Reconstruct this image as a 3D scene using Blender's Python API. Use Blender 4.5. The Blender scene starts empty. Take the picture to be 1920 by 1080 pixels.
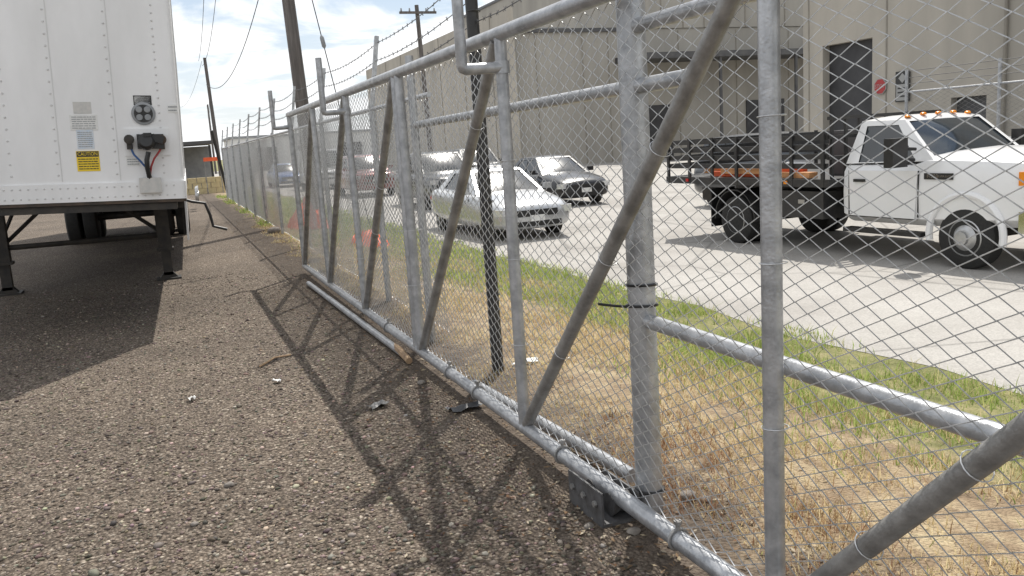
import bpy, bmesh, math, random
import numpy as np
from mathutils import Vector, Matrix
random.seed(7); rng = np.random.default_rng(7)
S = bpy.context.scene; C = S.collection
PI = math.pi
# ------------------------------------------------------------------ camera
FPX = 1598.0; PSI = math.radians(21.44); PIT = math.radians(9.83); ROLL = 0.065; EYE = 1.6
fw = Vector((math.sin(PSI)*math.cos(PIT), math.cos(PSI)*math.cos(PIT), -math.sin(PIT)))
r0 = Vector((math.cos(PSI), -math.sin(PSI), 0)); u0 = r0.cross(fw)
rt = r0*math.cos(ROLL)-u0*math.sin(ROLL); up = r0*math.sin(ROLL)+u0*math.cos(ROLL)
cd = bpy.data.cameras.new('camera'); cam = bpy.data.objects.new('camera', cd); C.objects.link(cam)
cd.sensor_width = 36; cd.lens = FPX/1920*36; cd.clip_end = 3000; cd.clip_start = .05
m = Matrix((rt, up, -fw)).transposed().to_4x4(); m.translation = (0, 0, EYE); cam.matrix_world = m
S.camera = cam
CO = Vector((0, 0, EYE))
def ray(px, py): return rt*(px-960)+up*(540-py)+fw*FPX
def atz(px, py, z=0.0):
    d = ray(px, py); t = (z-EYE)/d.z; return CO+d*t
def aty(px, py, y):
    d = ray(px, py); return CO+d*(y/d.y)
LOT = -0.38
def gz(x):
    t = min(1, max(0, (x-2.2)/(5.26-2.2))); return LOT*(t*t*(3-2*t))
def gzn(x):
    t = np.clip((x-2.2)/(5.26-2.2), 0, 1); return LOT*(t*t*(3-2*t))
# ------------------------------------------------------------------ mesh builder
INV = {}
class MB:
    def __init__(s): s.v = []; s.f = []; s.mi = []
    def add(s, vs, fs, mi=0):
        o = len(s.v); s.v += [tuple(v) for v in vs]; s.f += [tuple(i+o for i in f) for f in fs]; s.mi += [mi]*len(fs); return s
    def box(s, c, d, rot=None, mi=0):
        vs = []
        for x in (-.5, .5):
            for y in (-.5, .5):
                for z in (-.5, .5):
                    p = Vector((x*d[0], y*d[1], z*d[2]))
                    if rot is not None: p = rot @ p
                    vs.append(p+Vector(c))
        return s.add(vs, [(0, 1, 3, 2), (4, 6, 7, 5), (0, 4, 5, 1), (2, 3, 7, 6), (0, 2, 6, 4), (1, 5, 7, 3)], mi)
    def bx(s, a, b, mi=0):
        return s.box([(a[i]+b[i])/2 for i in range(3)], [abs(b[i]-a[i]) for i in range(3)], None, mi)
    def tube(s, pts, r, n=10, caps=True, mi=0):
        pts = [Vector(p) for p in pts]; k = len(pts)
        rs = r if isinstance(r, (list, tuple)) else [r]*k
        tang = []
        for i in range(k):
            a = (pts[i]-pts[i-1]).normalized() if i > 0 else None
            b = (pts[i+1]-pts[i]).normalized() if i < k-1 else None
            t = (a+b) if a is not None and b is not None else (a if a is not None else b)
            tang.append(t.normalized())
        ref = Vector((0, 0, 1)) if abs(tang[0].z) < .9 else Vector((1, 0, 0))
        nx = tang[0].cross(ref).normalized(); vs = []; fs = []
        for i in range(k):
            nx = (nx-tang[i]*nx.dot(tang[i])).normalized(); ny = tang[i].cross(nx)
            for j in range(n):
                a = 2*PI*j/n; vs.append(pts[i]+(nx*math.cos(a)+ny*math.sin(a))*rs[i])
        for i in range(k-1):
            for j in range(n):
                j2 = (j+1) % n; fs.append((i*n+j, i*n+j2, (i+1)*n+j2, (i+1)*n+j))
        if caps: fs.append(tuple(range(n-1, -1, -1))); fs.append(tuple((k-1)*n+j for j in range(n)))
        return s.add(vs, fs, mi)
    def ring(s, c, ax, R, r, n=14, m_=6, mi=0):
        ax = Vector(ax).normalized(); ref = Vector((0, 0, 1)) if abs(ax.z) < .9 else Vector((1, 0, 0))
        e1 = ax.cross(ref).normalized(); e2 = ax.cross(e1); vs = []; fs = []
        for i in range(n):
            a = 2*PI*i/n; d = e1*math.cos(a)+e2*math.sin(a)
            for j in range(m_):
                b = 2*PI*j/m_; vs.append(Vector(c)+d*(R+r*math.cos(b))+ax*r*math.sin(b))
        for i in range(n):
            for j in range(m_):
                fs.append((i*m_+j, ((i+1) % n)*m_+j, ((i+1) % n)*m_+(j+1) % m_, i*m_+(j+1) % m_))
        return s.add(vs, fs, mi)
    def lathe(s, prof, o, ax, n=28, mi=0):
        ax = Vector(ax).normalized(); ref = Vector((0, 0, 1)) if abs(ax.z) < .9 else Vector((1, 0, 0))
        e1 = ax.cross(ref).normalized(); e2 = ax.cross(e1); o = Vector(o); vs = []; fs = []
        for (r, h) in prof:
            for i in range(n):
                a = 2*PI*i/n; vs.append(o+ax*h+(e1*math.cos(a)+e2*math.sin(a))*r)
        for k in range(len(prof)-1):
            for i in range(n):
                i2 = (i+1) % n; fs.append((k*n+i, k*n+i2, (k+1)*n+i2, (k+1)*n+i))
        fs.append(tuple(range(n-1, -1, -1))); fs.append(tuple((len(prof)-1)*n+i for i in range(n)))
        return s.add(vs, fs, mi)
    def prism(s, poly, axis, a, b, mi=0):
        def P(p, h): return {'x': (h, p[0], p[1]), 'y': (p[0], h, p[1]), 'z': (p[0], p[1], h)}[axis]
        n = len(poly); vs = [P(p, a) for p in poly]+[P(p, b) for p in poly]
        fs = [tuple(range(n)), tuple(range(2*n-1, n-1, -1))]+[(i, (i+1) % n, n+(i+1) % n, n+i) for i in range(n)]
        return s.add(vs, fs, mi)
    def build(s, name, mat, parent=None, sharp=38, fixn=True, inv=True):
        me = bpy.data.meshes.new(name); vs = s.v
        if parent is not None and inv and parent.name in INV:
            M_ = INV[parent.name]; vs = [tuple(M_ @ Vector(v)) for v in vs]
        me.from_pydata(vs, [], s.f)
        for mm in (mat if isinstance(mat, (list, tuple)) else [mat]): me.materials.append(mm)
        me.polygons.foreach_set('material_index', s.mi)
        if fixn:
            bm = bmesh.new(); bm.from_mesh(me); bmesh.ops.recalc_face_normals(bm, faces=bm.faces); bm.to_mesh(me); bm.free()
        if sharp: me.shade_smooth(); me.set_sharp_from_angle(angle=math.radians(sharp))
        me.update()
        o = bpy.data.objects.new(name, me); C.objects.link(o)
        if parent is not None: o.parent = parent
        return o
def npmesh(name, V, F, mat, cols=None, parent=None, smooth=False):
    me = bpy.data.meshes.new(name); V = np.asarray(V, dtype=float)
    if parent is not None and parent.name in INV:
        A = np.array(INV[parent.name]); V = V @ A[:3, :3].T + A[:3, 3]
    me.from_pydata(V.tolist(), [], np.asarray(F).tolist()); me.materials.append(mat)
    if cols is not None:
        a = me.color_attributes.new('Col', 'FLOAT_COLOR', 'POINT')
        a.data.foreach_set('color', np.hstack([cols, np.ones((len(cols), 1))]).astype(np.float32).ravel())
    if smooth: me.shade_smooth()
    me.update(); o = bpy.data.objects.new(name, me); C.objects.link(o)
    if parent is not None: o.parent = parent
    return o
def tag(o, label=None, cat=None, group=None, kind=None):
    if label: o['label'] = label
    if cat: o['category'] = cat
    if group: o['group'] = group
    if kind: o['kind'] = kind
    return o
def thing(name, label, cat, loc=(0, 0, 0), rot=(0, 0, 0), group=None, world=False):
    o = bpy.data.objects.new(name, None); C.objects.link(o); o.location = loc; o.rotation_euler = rot; o.empty_display_size = .1
    tag(o, label, cat, group)
    if world:
        M_ = Matrix.Translation(Vector(loc)) @ o.rotation_euler.to_matrix().to_4x4(); INV[o.name] = M_.inverted()
    return o
def text_verts(txt, size):
    cu = bpy.data.curves.new('t', 'FONT'); cu.body = txt; cu.size = size; cu.align_x = 'CENTER'; cu.align_y = 'CENTER'; cu.resolution_u = 2
    o = bpy.data.objects.new('t', cu); C.objects.link(o); dg = bpy.context.evaluated_depsgraph_get(); dg.update()
    me = bpy.data.meshes.new_from_object(o.evaluated_get(dg))
    v = [tuple(p.co) for p in me.vertices]; f = [tuple(p.vertices) for p in me.polygons]
    bpy.data.objects.remove(o); bpy.data.curves.remove(cu); bpy.data.meshes.remove(me); return v, f
# ------------------------------------------------------------------ materials
def nd(nt, t, ins=None, **kw):
    n = nt.nodes.new(t)
    for k, v in kw.items(): setattr(n, k, v)
    for k, v in (ins or {}).items():
        if isinstance(v, bpy.types.NodeSocket): nt.links.new(v, n.inputs[k])
        else: n.inputs[k].default_value = v
    return n
def c4(c): return (c[0], c[1], c[2], 1)
def newmat(name):
    mt = bpy.data.materials.new(name); mt.use_nodes = True; nt = mt.node_tree; return mt, nt, nt.nodes['Principled BSDF']
def ramp(nt, fac, stops):
    r = nd(nt, 'ShaderNodeValToRGB', {'Fac': fac}); e = r.color_ramp.elements
    while len(e) < len(stops): e.new(.5)
    for i, (p, c) in enumerate(stops): e[i].position = p; e[i].color = c4(c)
    return r.outputs['Color']
def MAT(name, c1, c2=None, scale=6, rough=.5, metal=0, bump=0, bscale=40, coat=0, lo=.35, hi=.65, stretch=None, spec=.5, crough=.03):
    mt, nt, b = newmat(name)
    b.inputs['Roughness'].default_value = rough; b.inputs['Metallic'].default_value = metal
    b.inputs['Coat Weight'].default_value = coat; b.inputs['Coat Roughness'].default_value = crough; b.inputs['Specular IOR Level'].default_value = spec
    tc = nd(nt, 'ShaderNodeTexCoord'); vec = tc.outputs['Object']
    if stretch: vec = nd(nt, 'ShaderNodeMapping', {'Vector': vec, 'Scale': stretch}).outputs[0]
    if c2 is None: c2 = tuple(x*.85 for x in c1)
    nz = nd(nt, 'ShaderNodeTexNoise', {'Vector': vec, 'Scale': scale, 'Detail': 6, 'Roughness': .6})
    nt.links.new(ramp(nt, nz.outputs['Fac'], [(lo, c1), (hi, c2)]), b.inputs['Base Color'])
    if bump:
        n2 = nd(nt, 'ShaderNodeTexNoise', {'Vector': tc.outputs['Object'], 'Scale': bscale, 'Detail': 4})
        bp = nd(nt, 'ShaderNodeBump', {'Height': n2.outputs['Fac'], 'Strength': bump, 'Distance': .01}); nt.links.new(bp.outputs[0], b.inputs['Normal'])
    return mt
galv = MAT('galvanised', (.50, .51, .525), (.30, .31, .325), 14, .34, .5, .2, 90)
galvd = MAT('galvanised_weathered_shaded', (.35, .345, .335), (.2, .196, .188), 11, .45, .4, .25, 80)  # darker galvanised: weathering plus shadow on the braces, put into the colour
galvw = MAT('galvanised_wire', (.66, .67, .68), (.48, .49, .50), 20, .3, .4)
barbm = MAT('barbed_wire_steel', (.16, .16, .165), (.1, .1, .1), 20, .5, .5)
blackp = MAT('black_post_paint', (.018, .018, .02), (.035, .034, .032), 12, .45)
black = MAT('black_plastic', (.012, .012, .013), (.02, .02, .02), 20, .4)
rubber = MAT('tyre_rubber', (.018, .018, .018), (.03, .029, .027), 25, .85)
darkst = MAT('dark_chassis_steel', (.022, .021, .02), (.05, .042, .034), 9, .65, 0, .2)
bracketm = MAT('grey_bracket_steel', (.12, .12, .125), (.065, .062, .06), 18, .6, .2, .3)
silver = MAT('rim_metal', (.5, .5, .5), (.38, .38, .37), 8, .35, .7)
chrome = MAT('chrome', (.7, .7, .7), (.6, .6, .6), 8, .12, 1)
glass = MAT('car_glass', (.02, .025, .03), (.015, .02, .025), 3, .25, 0, 0, spec=.7)
tglass = MAT('truck_glass', (.03, .04, .05), (.025, .03, .035), 3, .06, 0, 0, spec=.8)
trw = MAT('trailer_white', (.86, .86, .86), (.73, .73, .725), 1.6, .4, 0, .04, 3, stretch=(1, 1, .35))
seamm = MAT('trailer_seam', (.66, .66, .65), (.6, .6, .59), 6, .5)
truckw = MAT('truck_white_paint', (.82, .82, .82), (.78, .78, .78), 2, .3, 0, 0, coat=.5)
lampg = MAT('headlight_lens', (.75, .76, .78), (.6, .6, .62), 30, .1, .3)
amber = MAT('amber_lens', (.85, .3, .02), (.75, .22, .01), 10, .25)
redl = MAT('red_lens', (.55, .02, .015), (.4, .015, .01), 10, .25)
yell = MAT('yellow_label', (.85, .62, .03), (.78, .55, .03), 9, .5)
white = MAT('white_label', (.78, .78, .76), (.68, .68, .66), 20, .6)
paleb = MAT('pale_blue_label', (.55, .64, .74), (.68, .70, .72), 25, .6)
greyl = MAT('grey_label', (.5, .5, .48), (.6, .58, .55), 25, .6)
ink = MAT('ink', (.03, .03, .03), (.05, .05, .05), 20, .7)
rust = MAT('rusty_edge', (.10, .07, .05), (.04, .035, .03), 8, .8)
wood = MAT('weathered_pole_wood', (.16, .145, .135), (.09, .08, .075), 3, .85, 0, .3, 30, stretch=(6, 6, .5))
stick = MAT('pale_wood', (.38, .26, .15), (.24, .16, .1), 12, .8)
wirem = MAT('dark_wire', (.02, .02, .022), (.03, .03, .03), 5, .6)
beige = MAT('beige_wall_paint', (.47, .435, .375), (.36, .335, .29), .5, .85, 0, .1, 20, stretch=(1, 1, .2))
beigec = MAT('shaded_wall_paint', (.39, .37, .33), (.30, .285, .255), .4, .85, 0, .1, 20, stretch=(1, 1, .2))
beiged = MAT('beige_wall_joint', (.28, .26, .22), (.23, .21, .18), 2, .8)
dkopen = MAT('dark_door', (.03, .03, .033), (.05, .05, .053), 2, .6)
dkmet = MAT('dark_fascia', (.06, .06, .065), (.09, .09, .09), 2, .5)
blockm = MAT('block_wall', (.60, .50, .28), (.46, .38, .22), 5, .9)
orange = MAT('orange_plastic', (.9, .17, .06), (.7, .10, .03), 9, .6)
greyroof = MAT('grey_metal', (.32, .33, .34), (.24, .25, .26), 3, .55)
stone = MAT('stone', (.26, .23, .2), (.15, .135, .12), 30, .9)
redsign = MAT('red_sign', (.42, .04, .04), (.34, .03, .03), 5, .5)
boardw = MAT('notice_print_white', (.36, .36, .35), (.3, .3, .29), 9, .6)
def paint(name, c, metal=.2, coat=.7): return MAT(name, c, tuple(x*.94 for x in c), 3, .3, metal, 0, coat=coat, crough=.16)
def vcol(name, transl, rough=.8):
    mt, nt, b = newmat(name); at = nd(nt, 'ShaderNodeAttribute', attribute_name='Col')
    nt.links.new(at.outputs['Color'], b.inputs['Base Color']); b.inputs['Roughness'].default_value = rough; b.inputs['Specular IOR Level'].default_value = .2
    if transl:
        tr = nd(nt, 'ShaderNodeBsdfTranslucent', {'Color': at.outputs['Color']})
        mx = nd(nt, 'ShaderNodeMixShader', {'Fac': transl, 1: b.outputs[0], 2: tr.outputs[0]})
        nt.links.new(mx.outputs[0], nt.nodes['Material Output'].inputs['Surface'])
    return mt
grassm = vcol('grass_blades', .5); stonem = vcol('gravel_pebbles', 0, .65); leafm = vcol('leaf_litter', .2)
# ------------------------------------------------------------------ ground
def ground_material():
    mt, nt, b = newmat('ground_mix')
    tc = nd(nt, 'ShaderNodeTexCoord'); P = tc.outputs['Object']
    sx = nd(nt, 'ShaderNodeSeparateXYZ', {0: P}).outputs['X']
    def noise(sc, det=6, r=.6): return nd(nt, 'ShaderNodeTexNoise', {'Vector': P, 'Scale': sc, 'Detail': det, 'Roughness': r}).outputs['Fac']
    wob = nd(nt, 'ShaderNodeMath', {0: noise(2.2), 1: -.5}, operation='ADD').outputs[0]
    xw = nd(nt, 'ShaderNodeMath', {0: wob, 1: 1.5, 2: sx}, operation='MULTIPLY_ADD').outputs[0]
    def step(a, c): return nd(nt, 'ShaderNodeMapRange', {'Value': xw, 'From Min': a, 'From Max': c}, interpolation_type='SMOOTHSTEP').outputs[0]
    v1 = nd(nt, 'ShaderNodeTexVoronoi', {'Vector': P, 'Scale': 57, 'Randomness': 1})
    v2 = nd(nt, 'ShaderNodeTexVoronoi', {'Vector': P, 'Scale': 112, 'Randomness': 1})
    cr = nd(nt, 'ShaderNodeSeparateColor', {0: v1.outputs['Color']})
    g1 = ramp(nt, cr.outputs[0], [(0, (.055, .043, .033)), (.3, (.13, .103, .08)), (.65, (.205, .165, .13)), (.9, (.30, .25, .2)), (1, (.54, .48, .4))])
    g2 = ramp(nt, nd(nt, 'ShaderNodeSeparateColor', {0: v2.outputs['Color']}).outputs[1], [(0, (.058, .046, .035)), (.6, (.163, .13, .102)), (1, (.35, .3, .245))])
    gm = nd(nt, 'ShaderNodeMix', {0: ramp(nt, noise(25, 3), [(.42, (0, 0, 0)), (.58, (1, 1, 1))]), 6: g1, 7: g2}, data_type='RGBA').outputs[2]
    gap = ramp(nt, v1.outputs['Distance'], [(.35, (1, 1, 1)), (.75, (.46, .44, .42))])
    gm = nd(nt, 'ShaderNodeMix', {0: 1.0, 6: gm, 7: gap}, data_type='RGBA', blend_type='MULTIPLY').outputs[2]
    big = ramp(nt, noise(.55, 5), [(.3, (.75, .74, .73)), (.7, (1.24, 1.22, 1.19))])
    gm = nd(nt, 'ShaderNodeMix', {0: 1.0, 6: gm, 7: big}, data_type='RGBA', blend_type='MULTIPLY').outputs[2]
    dirt = ramp(nt, noise(9, 9, .7), [(.3, (.05, .039, .03)), (.55, (.125, .097, .074)), (.75, (.22, .18, .14))])
    dry = ramp(nt, noise(4.5, 9, .75), [(.28, (.13, .09, .058)), (.46, (.28, .205, .13)), (.6, (.42, .335, .21)), (.75, (.52, .44, .28))])
    green = ramp(nt, noise(3.5, 9, .75), [(.3, (.12, .13, .045)), (.5, (.2, .2, .08)), (.62, (.3, .27, .13)), (.75, (.38, .33, .2))])
    def mixc(f, a, c): return nd(nt, 'ShaderNodeMix', {0: f, 6: a, 7: c}, data_type='RGBA').outputs[2]
    col = mixc(step(.95, 1.9), gm, dirt); col = mixc(step(1.75, 2.4), col, dry); col = mixc(step(3.35, 3.9), col, green)
    nt.links.new(col, b.inputs['Base Color']); b.inputs['Roughness'].default_value = .87; b.inputs['Specular IOR Level'].default_value = .28
    inv = nd(nt, 'ShaderNodeMath', {0: 1.0, 1: v1.outputs['Distance']}, operation='SUBTRACT').outputs[0]
    hh = nd(nt, 'ShaderNodeMath', {0: noise(40, 6), 1: .6, 2: inv}, operation='MULTIPLY_ADD').outputs[0]
    bp = nd(nt, 'ShaderNodeBump', {'Height': hh, 'Strength': .95, 'Distance': .016}); nt.links.new(bp.outputs[0], b.inputs['Normal'])
    return mt
xs = [-900, -200, -40, -10, -4, 0, 1.2, 1.8, 2.2]+[2.2+i*.306 for i in range(1, 11)]+[5.6, 8, 22, 80, 300, 900]
ys = [-300, -40, -5, 0, 5, 10, 20, 40, 80, 200, 600, 1800]
V = [(x, y, gz(x)) for y in ys for x in xs]; n = len(xs)
F = [(j*n+i, j*n+i+1, (j+1)*n+i+1, (j+1)*n+i) for j in range(len(ys)-1) for i in range(n-1)]
g = MB().add(V, F).build('ground', ground_material(), None, 60)
tag(g, 'brown gravel yard running into dry and green grass verge beyond the fence', 'ground', kind='structure')
def lot_material():
    mt, nt, b = newmat('concrete_lot'); P = nd(nt, 'ShaderNodeTexCoord').outputs['Object']
    a = nd(nt, 'ShaderNodeTexNoise', {'Vector': P, 'Scale': .5, 'Detail': 8, 'Roughness': .65}).outputs['Fac']
    c = nd(nt, 'ShaderNodeTexNoise', {'Vector': P, 'Scale': 60, 'Detail': 4}).outputs['Fac']
    v = nd(nt, 'ShaderNodeTexVoronoi', {'Vector': P, 'Scale': .33}, feature='DISTANCE_TO_EDGE').outputs['Distance']
    col = ramp(nt, a, [(.3, (.265, .248, .226)), (.5, (.355, .337, .31)), (.72, (.42, .403, .374))])
    sp = ramp(nt, c, [(.35, (.82, .82, .82)), (.65, (1.08, 1.08, 1.08))]); ck = ramp(nt, v, [(.0, (.6, .6, .6)), (.012, (1, 1, 1))])
    col = nd(nt, 'ShaderNodeMix', {0: 1.0, 6: col, 7: sp}, data_type='RGBA', blend_type='MULTIPLY').outputs[2]
    col = nd(nt, 'ShaderNodeMix', {0: 1.0, 6: col, 7: ck}, data_type='RGBA', blend_type='MULTIPLY').outputs[2]
    nt.links.new(col, b.inputs['Base Color']); b.inputs['Roughness'].default_value = .85
    bp = nd(nt, 'ShaderNodeBump', {'Height': c, 'Strength': .3, 'Distance': .005}); nt.links.new(bp.outputs[0], b.inputs['Normal'])
    return mt
pe = []
for i in range(120):
    y = -40+i*1.6; pe.append((5.25+.12*math.sin(y*1.7)+.08*math.sin(y*4.1+1), y))
V = []; F = []
for (x, y) in pe: V += [(x, y, LOT+.004), (90, y, LOT+.004)]
for i in range(len(pe)-1): F.append((2*i, 2*i+1, 2*i+3, 2*i+2))
tag(MB().add(V, F).build('parking_lot', lot_material(), None, 0), 'pale sunlit concrete parking lot in front of the beige warehouse', 'parking lot', kind='structure')
def ico():
    t = (1+5**.5)/2
    v = np.array([(-1, t, 0), (1, t, 0), (-1, -t, 0), (1, -t, 0), (0, -1, t), (0, 1, t), (0, -1, -t), (0, 1, -t), (t, 0, -1), (t, 0, 1), (-t, 0, -1), (-t, 0, 1)], float)/1.9
    f = np.array([(0, 11, 5), (0, 5, 1), (0, 1, 7), (0, 7, 10), (0, 10, 11), (1, 5, 9), (5, 11, 4), (11, 10, 2), (10, 7, 6), (7, 1, 8), (3, 9, 4), (3, 4, 2), (3, 2, 6), (3, 6, 8), (3, 8, 9), (4, 9, 5), (2, 4, 11), (6, 2, 10), (8, 6, 7), (9, 8, 1)])
    return v, f
iv, iff = ico()
def pebbles(n, X, Y, size, cols):
    V = np.empty((n, 12, 3)); a = rng.uniform(0, 2*PI, n); sx_ = size*rng.uniform(.7, 1.4, n); sy_ = size*rng.uniform(.6, 1., n); sz_ = size*rng.uniform(.4, .7, n)
    jit = 1+rng.normal(0, .13, (n, 12, 1)); b = iv[None]*jit
    x = b[:, :, 0]*sx_[:, None]; y = b[:, :, 1]*sy_[:, None]; ca = np.cos(a)[:, None]; sa = np.sin(a)[:, None]
    V[:, :, 0] = x*ca-y*sa+X[:, None]; V[:, :, 1] = x*sa+y*ca+Y[:, None]; V[:, :, 2] = b[:, :, 2]*sz_[:, None]+(sz_*.32+gzn(X))[:, None]
    F = (iff[None]+(np.arange(n)*12)[:, None, None]).reshape(-1, 3)
    return V.reshape(-1, 3), F, np.repeat(cols, 12, axis=0)
n = 44000
Y = 1.7+11*rng.random(n)**1.8; X = -1.2-Y*.45+rng.random(n)*(2.65+Y*.45)
sz = np.exp(rng.normal(-4.88, .33, n)); tone = rng.choice([.06, .11, .165, .225, .38], n, p=[.2, .3, .29, .15, .06])
col = tone[:, None]*np.array([1.14, .93, .75])[None]*(1+rng.normal(0, .07, (n, 3)))
V, F, cl = pebbles(n, X, Y, sz, np.clip(col, .02, .7))
tag(npmesh('gravel', V, F, stonem, cl, None, True), 'loose brown and grey pebbles over the yard surface', 'gravel', kind='stuff')
def leaves(n, X, Y, s, cols):
    a = rng.uniform(0, 2*PI, n); V = np.empty((n, 4, 3)); L = s*rng.uniform(.6, 1.6, n); W = L*rng.uniform(.2, .5, n)
    t1 = rng.normal(0, .3, (n, 4))
    for k, (p, q) in enumerate([(-1, 0), (0, -1), (1, 0), (0, 1)]):
        x = p*L; y = q*W; V[:, k, 0] = X+x*np.cos(a)-y*np.sin(a); V[:, k, 1] = Y+x*np.sin(a)+y*np.cos(a); V[:, k, 2] = gzn(X)+.008+np.abs(t1[:, k])*L*.6
    F = np.arange(n*4).reshape(n, 4); return V.reshape(-1, 3), F, np.repeat(cols, 4, axis=0)
n = 6500
X = rng.normal(1.66, .42, n); Y = 1.2+22*rng.random(n)**1.7
base = np.array([(.10, .065, .04), (.22, .15, .09), (.33, .27, .18), (.16, .09, .05), (.42, .36, .27)])
V, F, cl = leaves(n, X, Y, .013, base[rng.integers(0, 5, n)]*(1+rng.normal(0, .15, (n, 1))))
tag(npmesh('leaf_litter', V, F, leafm, np.clip(cl, .01, .8)), 'dry leaf scraps and bark along the foot of the gate', 'leaf litter', kind='stuff')
def blades(X, Y, h, w, cols, lean=.6):
    n = len(X); a = rng.uniform(0, 2*PI, n); b = rng.uniform(0, 2*PI, n); L = h*rng.uniform(.1, lean, n); dx = np.cos(a)*w; dy = np.sin(a)*w
    lx = np.cos(b)*L; ly = np.sin(b)*L; Z = gzn(X)-.005; V = np.empty((n, 5, 3)); up_ = h*np.sqrt(np.clip(1-.42*(L/h)**2, .12, 1))
    V[:, 0] = np.stack([X-dx, Y-dy, Z], 1); V[:, 1] = np.stack([X+dx, Y+dy, Z], 1)
    V[:, 2] = np.stack([X-dx*.7+lx*.35, Y-dy*.7+ly*.35, Z+up_*.6], 1); V[:, 3] = np.stack([X+dx*.7+lx*.35, Y+dy*.7+ly*.35, Z+up_*.6], 1)
    V[:, 4] = np.stack([X+lx, Y+ly, Z+up_], 1)
    F = (np.array([(0, 1, 3), (0, 3, 2), (2, 3, 4)])[None]+(np.arange(n)*5)[:, None, None]).reshape(-1, 3)
    return V.reshape(-1, 3), F, np.repeat(cols, 5, axis=0)
def clump(X, Y, s): return np.sin(X*3.1*s+1.3*np.sin(Y*1.9*s))*np.cos(Y*2.7*s+X*s)+.5*np.sin(X*9*s+Y*5*s)*np.sin(Y*8*s-X*3*s)
n = 95000
Y = 1.2+20*rng.random(n)**1.8; X = 1.62+2.9*rng.random(n)**1.0
cv = clump(X, Y, 1.0)
keep = (cv+rng.normal(0, .35, n) > -.1) & (X > 1.78+.12*np.sin(Y*3)); X = X[keep]; Y = Y[keep]; n = len(X)
h = np.exp(rng.normal(-3.05, .5, n))*(.5+.6*np.clip((X-1.7)/1.2, 0, 1)); base = np.array([(.62, .50, .28), (.72, .61, .38), (.48, .36, .19), (.32, .2, .11), (.36, .37, .15)])
red = (X < 2.3+.3*np.sin(Y*2)) & (Y < 4.2) & (rng.random(n) < .38)
cols = base[rng.choice(5, n, p=[.35, .3, .18, .09, .08])]; cols[red] = np.array([(.30, .17, .10), (.40, .27, .17), (.22, .12, .07)])[rng.integers(0, 3, red.sum())]
cols = cols*(1+rng.normal(0, .12, (n, 1)))
V, F, cl = blades(X, Y, h, .0019+.0006*Y*.4, np.clip(cols, .02, .85), 1.3)
tag(npmesh('dry_grass', V, F, grassm, cl), 'straw coloured dry grass on the verge just behind the gate', 'grass', kind='stuff')
n = 1100
cx_ = rng.choice(9, n); ccx = 1.85+.5*rng.random(9); ccy = 1.9+1.9*rng.random(9)
X = ccx[cx_]+rng.normal(0, .10, n); Y = ccy[cx_]+rng.normal(0, .12, n); h = np.exp(rng.normal(-2.45, .4, n))
cols = np.array([(.28, .14, .08), (.38, .22, .13), (.2, .11, .06), (.45, .34, .21)])[rng.choice(4, n, p=[.3, .3, .2, .2])]*(1+rng.normal(0, .12, (n, 1)))
V, F, cl = blades(X, Y, h, .0016, np.clip(cols, .02, .8), 1.5)
tag(npmesh('dead_weeds', V, F, grassm, cl), 'tangled reddish brown dead weeds around the base of the thick post', 'weeds', kind='stuff')
n = 120000
Y = 1.6+38*rng.random(n)**1.7; edge = 3.55+.32*np.sin(Y*1.1)+.2*np.sin(Y*3.3)-np.clip((Y-9)*.12, 0, 1.3)
X = edge+rng.normal(0, .28, n)+(5.3-edge)*rng.random(n)
cv = clump(X, Y, .8)
keep = (X < 5.4+.1*np.sin(Y*2.3)) & (X > 1.9) & (cv+rng.normal(0, .45, n) > -.2); X = X[keep]; Y = Y[keep]; cv = cv[keep]; n = len(X)
h = np.exp(rng.normal(-2.84, .43, n))*(1+.3*np.clip(cv, 0, 1)); base = np.array([(.27, .36, .09), (.37, .45, .14), (.19, .26, .07), (.48, .48, .20), (.56, .50, .28)])
cols = base[rng.choice(5, n, p=[.29, .28, .11, .18, .14])]*(1+rng.normal(0, .13, (n, 1)))
V, F, cl = blades(X, Y, h, .0024+.0008*Y*.4, np.clip(cols, .02, .8), 1.1)
tag(npmesh('green_grass', V, F, grassm, cl), 'green grass strip along the edge of the concrete lot', 'grass', kind='stuff')
# ------------------------------------------------------------------ chain link
def chain(u_a, u_b, z_a, z_b, p, r, fn):
    nu = int((u_b-u_a)/p); nz = int((z_b-z_a)/(p/2))+1
    j = np.arange(nz)
    I = np.arange(nu)
    side = np.where(((j[None, :]+I[:, None]) % 2) == 0, -1., 1.)
    U = u_a+(I[:, None]+.5)*p+side*(p/2*1.05); Z = np.repeat((z_a+j*p/2)[None], nu, 0); D = side*r*1.1
    U = U+.004*np.sin(Z*5+U*2.1)+.003*np.sin(U*7.3); Z = Z+.004*np.sin(U*3.7+Z*2); D = D+.007*np.sin(U*2.3+1)*np.sin(Z*2.4)
    off = [(1.41*r, 0), (0, r), (-1.41*r, 0), (0, -r)]
    rings = np.stack([np.stack(fn(U+a, D+b, Z), -1) for a, b in off], 2)
    V = rings.reshape(-1, 3); idx = np.arange(nu*nz*4).reshape(nu, nz, 4)
    A = idx[:, :-1]; B = idx[:, 1:]
    F = np.stack([A, np.roll(A, -1, 2), np.roll(B, -1, 2), B], -1).reshape(-1, 4)
    return V, F
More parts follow.
